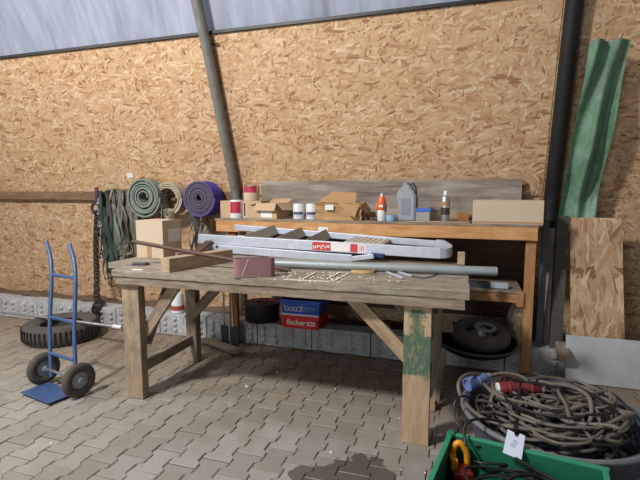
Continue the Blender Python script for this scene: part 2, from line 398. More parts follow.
# plinth of studded concrete blocks
b = MB(); x = -6.05
while x < 2.4:
    b.box((x + .262, 3.84, .095), (.522, .19, .21), bev=.006)
    for cx in (.06, .175, .345, .46):
        for cz in (.045, .10, .155):
            b.lathe([(.024, 0), (.023, .008), (.015, .016), (0, .017)], 10, facing((x + cx + rnd.uniform(-.004, .004), 3.745, cz), (0, -1, 0)))
    for cz in (.05, .15): b.box((x + .262, 3.744, cz), (.02, .006, .05), bev=.002)
    x += .53
struct(b.build('baseboard_back', M['conc'], frame=Matrix.Identity(4)))
def ledge(u, v):
    x = -6.2 + 9 * u; y = 3.90 + .56 * v
    return V((x, y, .195 - .09 * v + .02 * math.sin(x * 7) * math.sin(y * 9) + rnd.uniform(-.01, .012)))
struct(MB().quadsheet(ledge, 220, 14).build('trim_2', M['mud'], smooth=True, normals=False))
# wooden rail the straps hang from
rl = plank('trim_3', (-8.4, wall_y(1.36) - .02, 1.345), (-2.2, wall_y(1.36) - .02, 1.345), .035, .1, wood('brown_rail_timber', (92, 68, 48), (124, 94, 68), (146, 116, 88), .4, (76, 60, 46))); struct(rl)
# leaning steel hoops
def hoop(px_, r, mat, name, y_off=0.06):
    pts = [(px_, YW - y_off, .0)] + [(px_, YW - y_off, 1.2)] + [(px_, wall_y(z) - y_off - .01 - max(0, z - 2.6) ** 2 * .1, z) for z in (1.5, 1.8, 2.1, 2.4, 2.7, 3.0, 3.3, 3.7, 4.2)]
    b = MB(); b.tube(catmull(pts, 4), r, 18); return b.build(name, mat, smooth=True)
h = hoop(-2.315, .048, M['hoop'], 'steel_hoop'); tag(h, 'grey steel hoop leaning inwards against the chipboard wall left of the shelf', 'post')
b = MB()
b.tube([(-2.315 - .085, wall_y(2.72) - .03, 2.72), (-2.315 + .1, wall_y(2.72) - .03, 2.735)], .008, 6)
b.build('fixing_bolt', M['dpost'], h)
h2 = hoop(.675, .062, M['dpost'], 'steel_hoop', .03); tag(h2, 'black steel hoop at the right edge of the chipboard, beside the green tarpaulin', 'post')

# ------------------------------------------------------------------ front workbench
T = .885; X0, X1 = -2.22, .02
wb = thing('workbench', (-1.1, 2.9, 0), 'big grey-brown timber workbench standing on the paving in front', 'workbench')
plank('board', (X0, 2.54, T - .02), (X1, 2.545, T - .02), .24, .04, M['top'], wb, rough=.0022)
plank('board', (-2.47, 2.83, T - .02), (X1 - .005, 2.83, T - .02), .33, .04, M['top'], wb, rough=.0018)
plank('board', (-2.50, 3.165, T - .021), (X1 - .04, 3.165, T - .021), .33, .04, M['top'], wb, rough=.0018)
plank('board', (-2.2, 3.39, T - .02), (X1 - .08, 3.39, T - .02), .11, .036, M['old'], wb)
plank('apron', (-2.2, 2.445, T - .068), (.0, 2.445, T - .068), .03, .055, M['old'], wb, rough=.0015)
plank('apron', (-2.2, 3.28, T - .075), (-.1, 3.28, T - .075), .04, .07, M['old'], wb)
plank('crosspiece', (-2.12, 2.47, T - .08), (-2.12, 3.26, T - .08), .05, .07, M['old'], wb)
plank('crosspiece', (-.23, 2.53, T - .08), (-.23, 3.26, T - .08), .05, .07, M['old'], wb)
def leg(name, xa, xb, y, th, mat, zt=T - .042, lean=0):
    return plank(name, ((xa + xb) / 2, y, 0.001), ((xa + xb) / 2 + lean, y, zt), xb - xa, th, mat, wb, up=(0, -1, 0), bev=.004, rough=.001)
leg('leg', -2.178, -2.045, 2.495, .065, M['leg'], T - .097, lean=-.006)
lg = leg('leg', -.314, -.168, 2.497, .065, M['gleg'], T - .097); lg['label'] = 'pale leg with wide green paint mark'
leg('leg', -2.175, -2.08, 3.20, .07, M['old'], T - .042)
leg('leg', -.20, -.145, 3.13, .09, M['old'], T - .042)
plank('brace', (-2.07, 2.545, .44), (-1.76, 2.515, T - .05), .072, .03, M['leg'], wb, up=(0, -1, 0))
plank('brace', (-2.07, 2.55, .36), (-2.15, 3.02, T - .05), .03, .06, M['old'], wb, up=(1, 0, 0))
plank('brace', (-2.14, 3.145, .36), (-1.68, 3.145, T - .06), .075, .03, M['old'], wb, up=(0, -1, 0))
plank('brace', (-.29, 2.55, .455), (-.655, 2.53, T - .06), .075, .03, M['pale'], wb, up=(0, -1, 0))
plank('brace', (-.22, 3.08, .42), (-.6, 3.08, T - .06), .07, .03, M['old'], wb, up=(0, -1, 0))
plank('stretcher', (-2.12, 2.53, .185), (-2.13, 3.17, .185), .03, .075, M['old'], wb)
plank('end_block', (-.165, 2.6, .74), (-.085, 3.0, .74), .05, .05, M['old'], wb)

# ------------------------------------------------------------------ back bench with shelf
YB = 3.70
sb_ = thing('shelf_bench', (-.85, 4.0, 0), 'long orange timber shelf bench against the chipboard wall, crowded on top', 'bench')
ST = 1.15
plank('beam', (-2.17, YB - .015, 1.085), (.49, YB - .015, 1.085), .035, .095, M['beam'], sb_, rough=.0008)
plank('top_board', (-2.2, 4.015, ST - .0085), (.50, 4.0, ST - .0085), .64, .017, M['old'], sb_)
plank('rear_beam', (-2.1, 4.31, 1.095), (.59, 4.31, 1.095), .04, .09, M['pine'], sb_)
plank('leg', (.452, YB + .02, 0), (.452, YB + .02, 1.04), .07, .036, M['pine'], sb_, up=(0, -1, 0))
plank('leg', (.5, 4.27, .22), (.5, 4.27, 1.04), .04, .06, M['pined'], sb_, up=(0, -1, 0))
plank('leg', (-2.03, YB + .02, 0), (-2.03, YB + .02, 1.04), .085, .036, M['pined'], sb_, up=(0, -1, 0))
plank('lower_shelf', (-1.95, 4.02, .628), (.415, 4.02, .628), .56, .018, M['old'], sb_)
plank('shelf_rail', (-1.95, YB + .05, .582), (.415, YB + .05, .582), .035, .065, M['pine'], sb_)
plank('bracket', (.395, YB + .01, .53), (.395, YB + .01, .645), .05, .045, M['pine'], sb_, up=(0, -1, 0))
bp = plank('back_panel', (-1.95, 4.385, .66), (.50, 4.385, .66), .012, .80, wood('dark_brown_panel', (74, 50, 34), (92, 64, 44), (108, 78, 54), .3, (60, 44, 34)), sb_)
# plywood back board and batten standing on the shelf
bb = plank('plywood_board', (-2.0, 4.285, 1.325), (.43, 4.285, 1.33), .018, .345, M['ply']); tag(bb, 'long knotty grey plywood board upright along the back of the shelf', 'board')
bt = plank('batten', (-1.0, 4.25, ST + .03), (.52, 4.25, ST + .03), .03, .055, M['pale']); tag(bt, 'narrow yellowish batten at the foot of the grey plywood board', 'batten')
ptag = MB(); ptag.box((0, 0, .001), (.085, .05, .0015), M=facing(at(323, 230, Y=YB - .033), (0, -1, 0)))
tag(ptag.build('paper_tag', M['white']), 'small white paper tag stuck on the orange beam of the shelf bench', 'paper')
ptag = MB(); pz = V((at(130, 174, Y=4.32).x, 0, 1.575)); pz.y = wall_y(pz.z) - .002
ptag.box((0, 0, .001), (.085, .055, .0015), M=facing(pz, (0, -1, -LEAN)))
tag(ptag.build('paper_tag', M['white']), 'small white paper tag pinned on the chipboard wall above the green coil', 'paper')

# ------------------------------------------------------------------ things on the shelf
def P_on(px_, y, z=ST): return V((at(px_, 219, Y=y).x, y, z))
def can(px_, y, z, r, h, label, cat, body, band=None, lid=None, b0=.2, b1=.85, name='paint_can', group=None):
    p = P_on(px_, y, z); r_ = thing(name, p, label, cat, group)
    b = MB(); b.lathe([(0, 0), (r * .98, 0), (r, .003), (r, h - .008), (r * .97, h - .004), (r * .93, h - .004), (r * .93, h - .008), (0, h - .008)], 28, Matrix.Translation(p)); b.build('can_body', body, r_, True)
    if band:
        b = MB(); arc = [-2.35 + k * .17 for k in range(12)]; g = [[b.bm.verts.new(p + V(((r + .001) * math.cos(a), (r + .001) * math.sin(a), h * q))) for q in (b0, b1)] for a in arc]
        for A_, B_ in zip(g, g[1:]): b.bm.faces.new((A_[0], B_[0], B_[1], A_[1]))
        b.build('paper_label', band, r_, True)
    b = MB(); b.lathe([(r * .9, h - .006), (r * .9, h + .002), (r * .6, h + .003), (0, h + .003)], 28, Matrix.Translation(p)); b.build('lid', lid or body, r_, True)
    return r_
can(237, 3.86, ST, .062, .165, 'white plastic paint can with red label at the left end of the shelf', 'paint can', M['whitep'], M['redl'], M['whitep'], .28, .92)
def carton(name, label, p, dx, dy, dz, rz, mat, flaps=None, lab=None, tape=None, lids=True):
    M_ = Matrix.Translation(V(p)) @ Matrix.Rotation(rz, 4, 'Z'); r_ = thing(name, p, label, 'box')
    th = .004; b = MB()
    for s in (-1, 1):
        b.box((s * (dx / 2 - th / 2), 0, dz / 2), (th, dy, dz), M_); b.box((0, s * (dy / 2 - th / 2), dz / 2), (dx - 2 * th, th, dz), M_)
    b.box((0, 0, th / 2), (dx - 2 * th, dy - 2 * th, th), M_); b.build('carton_body', mat, r_)
    if flaps:
        for side, ln, ang in flaps:
            A = {'f': ((0, -dy / 2, dz), 0, dx), 'b': ((0, dy / 2, dz), math.pi, dx), 'l': ((-dx / 2, 0, dz), -math.pi / 2, dy), 'r': ((dx / 2, 0, dz), math.pi / 2, dy)}[side]
            Mf = M_ @ Matrix.Translation(V(A[0])) @ Matrix.Rotation(A[1], 4, 'Z') @ Matrix.Rotation(ang, 4, 'X')
            b = MB(); b.box((0, -ln / 2, .002), (A[2] * .985, ln, .004), Mf); b.build('flap', mat, r_)
    else:
        b = MB(); b.box((0, 0, dz + .002), (dx, dy, .004), M_); b.build('lid', mat, r_)
    if lab:
        for (face, cx, cz, w_, h_, m_) in lab:
            b = MB()
            if face == 'f': b.box((cx, -dy / 2 - .001, cz), (w_, .0015, h_), M_)
            if face == 'r': b.box((dx / 2 + .001, cx, cz), (.0015, w_, h_), M_)
            b.build('tape_strip' if m_ is M['tape'] else 'sticker', m_, r_)
    return r_
# two cartons left
c1 = P_on(246, 3.97)
carton('cardboard_box', 'plain cardboard box with a pale tape strip, behind the white paint can', c1 + V((.0, 0, 0)), .42, .22, .155, 0, M['card'], None, [('f', .05, .078, .05, .15, M['cardp']), ('f', .045, .08, .012, .12, M['bluel'])])
c2 = P_on(273, 3.94)
carton('cardboard_box', 'opened cardboard box with flaps folded out and white sticker on the front', c2 + V((.01, -.03, 0)), .22, .20, .14, math.radians(-10), M['card'], [('f', .075, 1.1), ('r', .09, .75), ('b', .09, -.4), ('l', .08, .25)], [('f', .0, .055, .12, .085, M['white'])])
can(252, 3.97, ST + .159, .075, .14, 'beige and red paint can standing on top of the cardboard box', 'paint can', M['cardp'], M['redl'], M['steel'], .55, .97)
for px_, lb in ((299, 'left one of two white tubs with dark printed labels, beside the opened box'), (312, 'right one of two white tubs with dark labels, beside the crumpled carton')):
    j = can(px_, 3.9, ST, .052, .135, lb, 'tub', M['whitep'], M['purpled'], M['whitep'], .3, .48, name='plastic_tub', group='white tubs on the shelf')
    p = V(j.location); b = MB(); b.lathe([(.0527, .02), (.0529, .02), (.0529, .06), (.0527, .06)], 12, Matrix.Translation(p)); b.build('sticker', M['bluel'], j)
# crumpled carton
def crumple(name, label, p, dx, dy, dz, rz, mat, amp, seed, tp=(1, 1)):
    r = random.Random(seed); b = bmesh.new(); bmesh.ops.create_cube(b, size=1); bmesh.ops.subdivide_edges(b, edges=b.edges[:], cuts=4, use_grid_fill=True)
    off = {}
    for v in b.verts:
        k = (v.co.z + .5); s = 1 + (tp[0] - 1) * k
        v.co = V((v.co.x * dx * s, v.co.y * dy * (1 + (tp[1] - 1) * k), (v.co.z + .5) * dz))
        if v.co.z > .01: v.co += V((r.uniform(-1, 1), r.uniform(-1, 1), r.uniform(-1, .6))) * amp
    m = MB(); m.add(b, Matrix.Translation(V(p)) @ Matrix.Rotation(rz, 4, 'Z')); o = m.build(name, mat); return o
p = P_on(341, 3.97); cr = thing('cardboard_box', p, 'crushed brown carton slumped open on the middle of the shelf', 'box')
b = MB(); o_ = crumple('carton_body', '', p, .40, .30, .15, math.radians(4), M['card2'], .012, 4, (1.02, .9)); o_.parent = cr; o_.matrix_parent_inverse = Matrix.Translation(-p)
def flapm(a, b_, c, d, mat=M['card2']):
    m = MB(); vs = [m.bm.verts.new(V(q)) for q in (a, b_, c, d)]; m.bm.faces.new(vs)
    bmesh.ops.subdivide_edges(m.bm, edges=m.bm.edges[:], cuts=3, use_grid_fill=True)
    for v in m.bm.verts: v.co += V((random.uniform(-1, 1), random.uniform(-1, 1), random.uniform(-1, 1))) * .004
    r = bmesh.ops.extrude_face_region(m.bm, geom=m.bm.faces[:]); bmesh.ops.translate(m.bm, vec=(0, .003, .003), verts=[e for e in r['geom'] if isinstance(e, bmesh.types.BMVert)])
    return m.build('flap', mat, cr)
flapm(p + V((-.17, -.13, .155)), p + V((.17, -.14, .14)), p + V((.13, .02, .235)), p + V((-.10, .04, .24)))
flapm(p + V((.02, -.155, .145)), p + V((.20, -.15, .13)), p + V((.17, -.19, .03)), p + V((.10, -.20, .06)))
flapm(p + V((.20, -.14, .14)), p + V((.20, .1, .15)), p + V((.26, .08, .08)), p + V((.25, -.1, .06)))
b = MB(); b.box((0, 0, 0), (.075, .002, .045), Matrix.Translation(p + V((-.06, -.165, .11)))); b.build('sticker', M['white'], cr)
# oddments right of it
r = random.Random(11)
for k in range(7):
    q = P_on(366 + k * 2.2 + r.uniform(-1, 1), 3.88 + r.uniform(-.05, .09)); b = MB()
    b.box((0, 0, 0), (r.uniform(.03, .06), r.uniform(.02, .04), r.uniform(.012, .03)), Matrix.Translation(q + V((0, 0, .016))) @ Euler((r.uniform(-.25, .25), r.uniform(-.25, .25), r.uniform(0, 3))).to_matrix().to_4x4(), bev=.003)
    tag(b.build('scrap_piece', M[('mud', 'dgrey', 'rust')[k % 3]]), 'small dark scrap piece lying between the crushed carton and the orange spray bottle', 'scrap', 'dark scraps on the shelf')
# orange spray bottle
p = P_on(381.5, 3.86); o = thing('spray_bottle', p, 'orange and white spray bottle with white tip on the shelf', 'bottle'); MT = Matrix.Translation(p)
b = MB(); b.lathe([(0, 0), (.034, 0), (.036, .004), (.036, .085), (.034, .09), (0, .09)], 24, MT); b.build('bottle_base', M['whitep'], o, True)
b = MB(); b.lathe([(.034, .088), (.037, .095), (.037, .15), (.033, .175), (.024, .195), (.02, .205), (0, .205)], 24, MT); b.box((-.036, 0, .12), (.03, .03, .05), MT, .006); b.build('orange_sleeve', M['orange'], o, True)
b = MB(); b.lathe([(.011, .203), (.011, .222), (.006, .232), (0, .232)], 16, MT); b.build('cap', M['whitep'], o, True)
b = MB(); b.box((.034, -.01, .11), (.02, .03, .07), MT, .005); b.build('grip', M['dgrey'], o)
b = MB(); b.box((0, -.0375, .125), (.035, .002, .02), MT); b.build('sticker', M['white'], o)
b = MB(); p = P_on(391, 3.87); b.lathe([(0, 0), (.04, 0), (.042, .035), (.04, .05), (.036, .05), (.034, .02), (0, .02)], 22, Matrix.Translation(p)); tag(b.build('plastic_cup', M['bluel'], None, True), 'small pale blue cup between the orange bottle and the grey oil jug', 'cup')
# grey oil jug
p = P_on(407, 3.93); o = thing('oil_jug', p, 'grey plastic motor oil jug standing on the shelf', 'jug')
MJ = Matrix.Translation(p) @ Matrix.Rotation(math.radians(-8), 4, 'Z')
pts = [(-.075, 0), (.078, 0), (.08, .015), (.08, .2), (.07, .235), (.035, .275), (.03, .30), (-.035, .30), (-.045, .275), (-.078, .24), (-.085, .22), (-.07, .15), (-.062, .08), (-.078, .02)]
b = MB(); b.prism(pts, .10, MJ @ Matrix.Translation(V((0, .05, 0))) @ Matrix.Rotation(math.pi / 2, 4, 'X'), .010); b.build('jug_body', M['grey'], o, True)
b = MB(); b.lathe([(.022, .298), (.024, .3), (.024, .318), (0, .32)], 18, MJ @ Matrix.Translation(V((-.015, 0, 0)))); b.build('cap', M['grey'], o, True)
b = MB(); b.tube(catmull([(.012, 0, .30), (.045, 0, .312), (.07, 0, .27), (.074, 0, .22)], 5), .009, 8)
bmesh.ops.transform(b.bm, matrix=MJ, verts=b.bm.verts); b.build('handle', M['dgrey'], o, True)
b = MB(); b.box((.0, -.0512, .12), (.075, .002, .14), MJ); b.build('label_panel', plain('jug_label', (122, 128, 140), .4, var=.1), o)
b = MB()
for k in range(9): b.box((.0805, 0, .05 + k * .018), (.004, .07, .007), MJ)
b.build('grip_ribs', M['dgrey'], o)
# blue lidded container
p = P_on(423, 3.93); o = thing('container', p, 'clear grey container with bright blue lid beside the oil jug', 'container')
b = MB(); b.box((0, 0, .04), (.115, .09, .08), Matrix.Translation(p), .006); b.build('container_body', plain('frosted_plastic', (160, 158, 152), .35, var=.15), o)
b = MB(); b.box((0, 0, .093), (.13, .10, .028), Matrix.Translation(p), .006); b.build('lid', plain('bright_blue_lid', (44, 104, 200), .35, var=.05), o)
# spray can
p = P_on(445, 3.93); o = thing('spray_can', p, 'tall grey aerosol can with brown and yellow print and white cap', 'spray can'); MT = Matrix.Translation(p)
b = MB(); b.lathe([(0, 0), (.035, 0), (.036, .004), (.036, .19), (.03, .205), (.018, .215), (0, .215)], 24, MT); b.build('can_body', M['steel'], o, True)
b = MB(); b.lathe([(.0364, .055), (.0368, .055), (.0368, .115), (.0364, .115)], 24, MT); b.build('dark_print', plain('brown_print', (66, 52, 44), .4), o, True)
b = MB(); b.lathe([(.0364, .13), (.0368, .13), (.0368, .165), (.0364, .165)], 24, MT); b.build('ochre_print', plain('ochre_print', (170, 138, 80), .4), o, True)
b = MB(); b.lathe([(.016, .212), (.017, .24), (.012, .252), (0, .254)], 18, MT); b.build('cap', M['whitep'], o, True)
# block of wood, flat strip, long carton
b = MB(); p = P_on(463, 4.02); b.box((0, 0, .035), (.09, .06, .07), Matrix.Translation(p), .004); tag(b.build('wood_block', M['pined']), 'short reddish wood block behind the aerosol can', 'block')
s = plank('metal_strip', P_on(404, 3.745) + V((0, 0, .006)), P_on(470, 3.76) + V((0, 0, .006)), .03, .01, M['pale']); tag(s, 'thin flat pale strip lying along the front edge of the shelf', 'strip')
p = P_on(507, 3.93)
b = MB(); carton('cardboard_box', 'long flat pale carton lying at the right end of the shelf', p + V((-.005, -.02, 0)), .50, .30, .175, math.radians(-3), M['cardp'], None, [('f', 0, .012, .49, .012, M['tape'])])
r = random.Random(21)
for k in range(5):
    q = P_on(464 + k * 2.4, 3.80 + r.uniform(-.02, .03)); b = MB()
    b.box((0, 0, 0), (.03, .018, .014), Matrix.Translation(q + V((0, 0, .008))) @ Euler((0, 0, r.uniform(0, 3))).to_matrix().to_4x4(), bev=.002)
    tag(b.build('scrap_piece', M[('rust', 'mud')[k % 2]]), 'tiny rusty scrap at the front left corner of the long flat carton', 'scrap', 'rusty scraps by the flat carton')

# ------------------------------------------------------------------ on the workbench
# step ladder lying on its side rails
ld = thing('step_ladder', (-1.2, 3.4, T), 'folded aluminium stepladder with red stickers lying along the workbench', 'ladder')
YF, YR = 3.33, 3.62
def rail(ax, ay, bx, by, Y, hgt, nm, mat=M['alu'], th=.028, xa=None):
    a = at(ax, ay, Y=Y); c = at(bx, by, Y=Y); return plank(nm, a, c, th, hgt, mat, ld, bev=.004)
F0, F1 = at(199, 238.6, Y=YF), at(441, 253.2, Y=YF); R0, R1 = at(235, 227.3, Y=YR), at(438, 244, Y=YR)
plank('front_rail', F0, F1, .028, .078, M['alu'], ld, bev=.004)
plank('rear_rail', R0, R1, .028, .050, M['alu'], ld, bev=.004)
# rounded top bow joining both rails
d = (F1 - F0).normalized(); mid = (F1 + R1) / 2
bow = catmull([F1 - d * .01, F1 + d * .035 + V((0, .02, 0)), F1 + d * .06 + V((0, .08, .01)), mid + d * .07, R1 + d * .055 + V((0, -.07, -.005)), R1 + d * .03 + V((0, -.02, 0)), R1 - d * .01], 6)
b = MB(); b.tube(bow, .04, flat=(.068, .026), side=(0, 0, 1)); b.build('end_bow', M['alu'], ld, True)
G0, G1 = at(203, 247.3, Y=YF - .03), at(352, 258.8, Y=YF - .05)
plank('support_leg', G0, G1, .03, .06, M['alu'], ld, bev=.004)
H0, H1 = at(238, 238, Y=YR - .03), at(300, 244, Y=YR - .03)
plank('support_leg', H0, H1, .03, .05, M['alu'], ld, bev=.004)
e = at(374, 256, Y=YF - .05); plank('support_tip', G1 - V((.01, 0, 0)), e, .028, .035, M['alu'], ld, bev=.004)
plank('blue_cap', at(371, 254.5, Y=YF - .03), at(384, 256, Y=YF - .03), .034, .03, plain('navy_plastic', (38, 52, 98), .4), ld, bev=.005)
for (fx, rx) in ((246, 276), (279, 303), (309, 328)):
    a = at(fx, 240, Y=YF); c = at(rx, 231, Y=YR - .02)
    # tread: plate spanning both rails, its broad side nearly upright
    zf = F0.z + (F1.z - F0.z) * (a.x - F0.x) / (F1.x - F0.x); zr = R0.z + (R1.z - R0.z) * (c.x - R0.x) / (R1.x - R0.x)
    a = V((a.x, YF, zf + .012)); c = V((c.x, YR - .015, zr + .012)); plank('tread', a, c, .012, .085, M['alud'], ld, up=(-.6, 0, 1), bev=.002)
a0, a1 = at(344, 245.5, Y=YF + .02), at(382, 248.5, Y=YF + .02); c0, c1_ = at(356, 240, Y=YR - .02), at(390, 243, Y=YR - .02)
pl = MB(); top = lambda p: p + V((0, 0, .030))
vs = [top(a0), top(a1), top(c1_), top(c0)]
hx = [pl.bm.verts.new(v) for v in vs] + [pl.bm.verts.new(v - V((0, 0, .025))) for v in vs]
for f_ in ((0, 1, 2, 3), (7, 6, 5, 4), (0, 4, 5, 1), (1, 5, 6, 2), (2, 6, 7, 3), (3, 7, 4, 0)): pl.bm.faces.new([hx[k] for k in f_])
plf = pl.build('platform', plain('platform_aluminium', (206, 202, 194), .5, .3, var=.1), ld)
for k in range(7):
    u = (k + .5) / 7; q0 = vs[0].lerp(vs[1], u); q1 = vs[3].lerp(vs[2], u)
    b = MB(); b.tube([q0 + V((0, .01, .002)), q1 + V((0, -.01, .002))], .0028, 6); b.build('grip_rib', M['alu'] if k % 2 else M['pinkrib'], plf)
dF = (F1 - F0).normalized()
def sticker(px0, px1, mat, hgt=.062, nm='sticker'):
    q0, q1 = at(px0, 246, Y=YF), at(px1, 248, Y=YF); cz = lambda x: F0.z + (F1.z - F0.z) * (x - F0.x) / (F1.x - F0.x)
    c = V(((q0.x + q1.x) / 2, YF - .0148, cz((q0.x + q1.x) / 2))); M_ = basis(c, dF)
    b = MB(); b.box((0, 0, 0), (q1.x - q0.x, .0014, hgt), M_); return b.build(nm, mat, ld), c
_, c = sticker(313, 331, M['reds']); b = MB(); r = random.Random(3)
for k in range(9): b.box((-.06 + k * .015, -.0012, r.choice((-.008, .006, .0))), (.009, .001, r.uniform(.012, .03)), Matrix.Translation(c))
b.build('white_print', M['white'], ld)
sticker(331.5, 350, M['white']); _, c = sticker(351, 358, M['reds']); 
_, c = sticker(358.5, 366, M['white']); b = MB()
for k in range(3): b.box((-.014 + k * .014, -.0012, 0), (.005, .0012, .045), Matrix.Translation(c))
b.build('red_print', M['reds'], ld)
# bolt dots
for (bx, by) in ((217, 246.5), (341, 257)):
    b = MB(); b.lathe([(.012, 0), (.012, .006), (0, .008)], 12, facing(at(bx, by, Y=YF - .047), (0, -1, 0))); b.build('rivet', M['dgrey'], ld)
# galvanised pipe
PA, PB = at(240, 262, Z=T + .03), at(497, 271.5, Z=T + .03)
b = MB(); b.tube([PA, PB], .028, 20); tag(b.build('metal_pipe', M['pipe'], None, True), 'long grey galvanised pipe lying on the workbench past its right end', 'pipe')
# timber block, rod, sanding belt
TB0, TB1 = V((-1.825, 2.45, T + .045)), V((-1.675, 3.0, T + .045)); tb = plank('timber_offcut', TB0, TB1, .085, .09, M['pale'], bev=.003); tag(tb, 'square pale timber offcut lying under the rusty rod on the workbench', 'timber')
E1 = at(290, 270.3, Z=T + .013); dirr = None
c = at(193, 252.5, Z=T + .09 + .014); L0 = c + (c - E1) * ((c.x + 2.42) / (E1.x - c.x)) if False else c + (c - E1).normalized() * .47
b = MB(); b.tube([E1, L0], .0135, 14); tag(b.build('metal_rod', M['rust'], None, True), 'long rusty brown rod propped across the timber offcut', 'rod')
bc = at(251.5, 278, Z=T); MBt = Matrix.Translation(bc + V((0, .04, .001))) @ Matrix.Rotation(math.radians(28), 4, 'Z')
pts = []
for k in range(40):
    a = 2 * math.pi * k / 40; cx = .085 if math.cos(a) > 0 else -.085
    pts.append(MBt @ V((cx + .036 * math.cos(a) + .003 * math.sin(3 * a), .030 * math.sin(a), .058)))
b = MB(); b.tube(pts, .05, closed=True, flat=(.114, .0022), side=(0, 0, 1))
belt = b.build('sanding_belt', M['belt'], None, True); tag(belt, 'reddish brown sanding belt loop standing on edge on the workbench', 'sanding belt')
b = MB(); b.tube([MBt @ V((-.075, -.0320, .004)), MBt @ V((-.035, -.0320, .112))], .0015, 5); b.build('seam', M['dust'], belt)
# cardboard box standing on the bench
p = at(160, 258, Z=T) + V((-.075, .10, 0)); p.z = T
wbx = carton('cardboard_box', 'tall pale cardboard box with a big label standing on the workbench', p, .25, .23, .285, math.radians(-2), M['cardp'], None, [('f', -.005, .06, .04, .12, M['tape']), ('r', .02, .17, .14, .10, M['white'])])
q = p + V((.075, .03, .289 + .044)); pts = [q + V((.004 + .0007 * k) * 0 + 0 * 0 for k in range(3)) if False else q + V(((.010 + .0008 * k) * math.cos(k * .35), 0, (.010 + .0008 * k) * math.sin(k * .35))) for k in range(44)]
b = MB(); b.tube(pts, .01, flat=(.04, .002), side=(0, 1, 0)); tag(b.build('webbing_roll', M['bweb']), 'small beige roll of webbing on top of the tall cardboard box', 'roll')
# wooden frame pieces behind the box
s = plank('timber_scrap', (-2.14, 3.02, T + .02), (-1.95, 3.42, T + .02), .05, .04, M['old']); tag(s, 'short weathered wood scrap beside the tall cardboard box', 'timber')
s = plank('timber_scrap', (-1.98, 2.98, T + .014), (-2.02, 3.30, T + .1), .06, .025, M['rust']); tag(s, 'brown wood scrap tilted between the box and the ladder end', 'timber')
s = plank('wedge', (-2.0, 2.78, T + .022), (-1.93, 2.93, T + .022), .07, .044, M['dgrey']); tag(s, 'small dark grey wedge behind the square timber offcut', 'wedge')
# standing block at back right
p = at(461, 265, Z=T); b = MB(); b.box((0, 0, .045), (.05, .04, .09), Matrix.Translation(p + V((0, .02, 0))), .004); tag(b.build('wood_block', M['pale']), 'small pale wood block standing on the rear right corner of the workbench', 'block')
# things lying flat
p = at(363, 272.5, Z=T); b = MB(); b.lathe([(0, 0), (.075, 0), (.078, .006), (.07, .011), (0, .011)], 26, Matrix.Translation(p), 1.0, .8); b.lathe([(.078, .004), (.073, .017), (.067, .01)], 26, Matrix.Translation(p), 1.0, .8)
tag(b.build('wood_disc', plain('tan_disc', (196, 160, 112), .8, var=.2, scale=30), None, True), 'round tan wooden disc lying on the workbench', 'disc')
for (a, c, lb) in (((387, 272), (403, 278), 'longer bright steel strip beside the wooden disc'), ((396, 271), (412, 276), 'bright steel strip nearest the right end of the workbench')):
    s = plank('steel_strip', at(*a, Z=T + .006), at(*c, Z=T + .006), .018, .01, M['alu']); tag(s, lb, 'strip')
b = MB(); b.tube(catmull([at(412, 276, Z=T + .004), at(424, 278, Z=T + .004), at(434, 275.5, Z=T + .004), at(437, 273, Z=T + .004)], 6), .003, 6); tag(b.build('wire', M['dgrey']), 'short bent dark wire on the right part of the workbench', 'wire')
rr = random.Random(4)
for k, (a, c) in enumerate((((303, 279), (316, 272)), ((327, 279), (341, 272)), ((336, 280), (349, 273)), ((284, 279.5), (330, 281.5)))):
    s = plank('chalk_strip', at(*a, Z=T + .004), at(*c, Z=T + .004), .012, .004, M['dust'], bev=.001); tag(s, 'thin white strip of dried filler stuck on the workbench boards', 'strip', 'white filler strips on the workbench')
b = MB()
for k in range(110):
    q = at(rr.uniform(280, 345), rr.uniform(272, 283), Z=T) if k < 70 else at(rr.uniform(190, 400), rr.uniform(276, 282), Z=T)
    if q.y < 2.44: continue
    b.lathe([(rr.uniform(.003, .008), 0), (rr.uniform(.002, .005), .004), (0, .005)], 6, Matrix.Translation(q))
tag(b.build('plaster_crumbs', M['dust'], frame=Matrix.Identity(4)), 'white plaster crumbs scattered over the workbench boards', 'crumbs', kind='stuff')
p = at(140, 265, Z=T); b = MB(); b.box((0, 0, .008), (.10, .05, .016), Matrix.Translation(p) @ Matrix.Rotation(.3, 4, 'Z'), .004); b.box((.05, .01, .011), (.03, .02, .02), Matrix.Translation(p), .004); tag(b.build('door_handle_fitting', M['dgrey']), 'small dark metal fitting near the left end of the workbench', 'fitting')
b = MB(); b.box((0, 0, .002), (.075, .03, .003), Matrix.Translation(at(138, 270, Z=T)) @ Matrix.Rotation(.1, 4, 'Z')); tag(b.build('paper_tag', M['white']), 'small white paper slip on the front left corner of the workbench', 'paper')

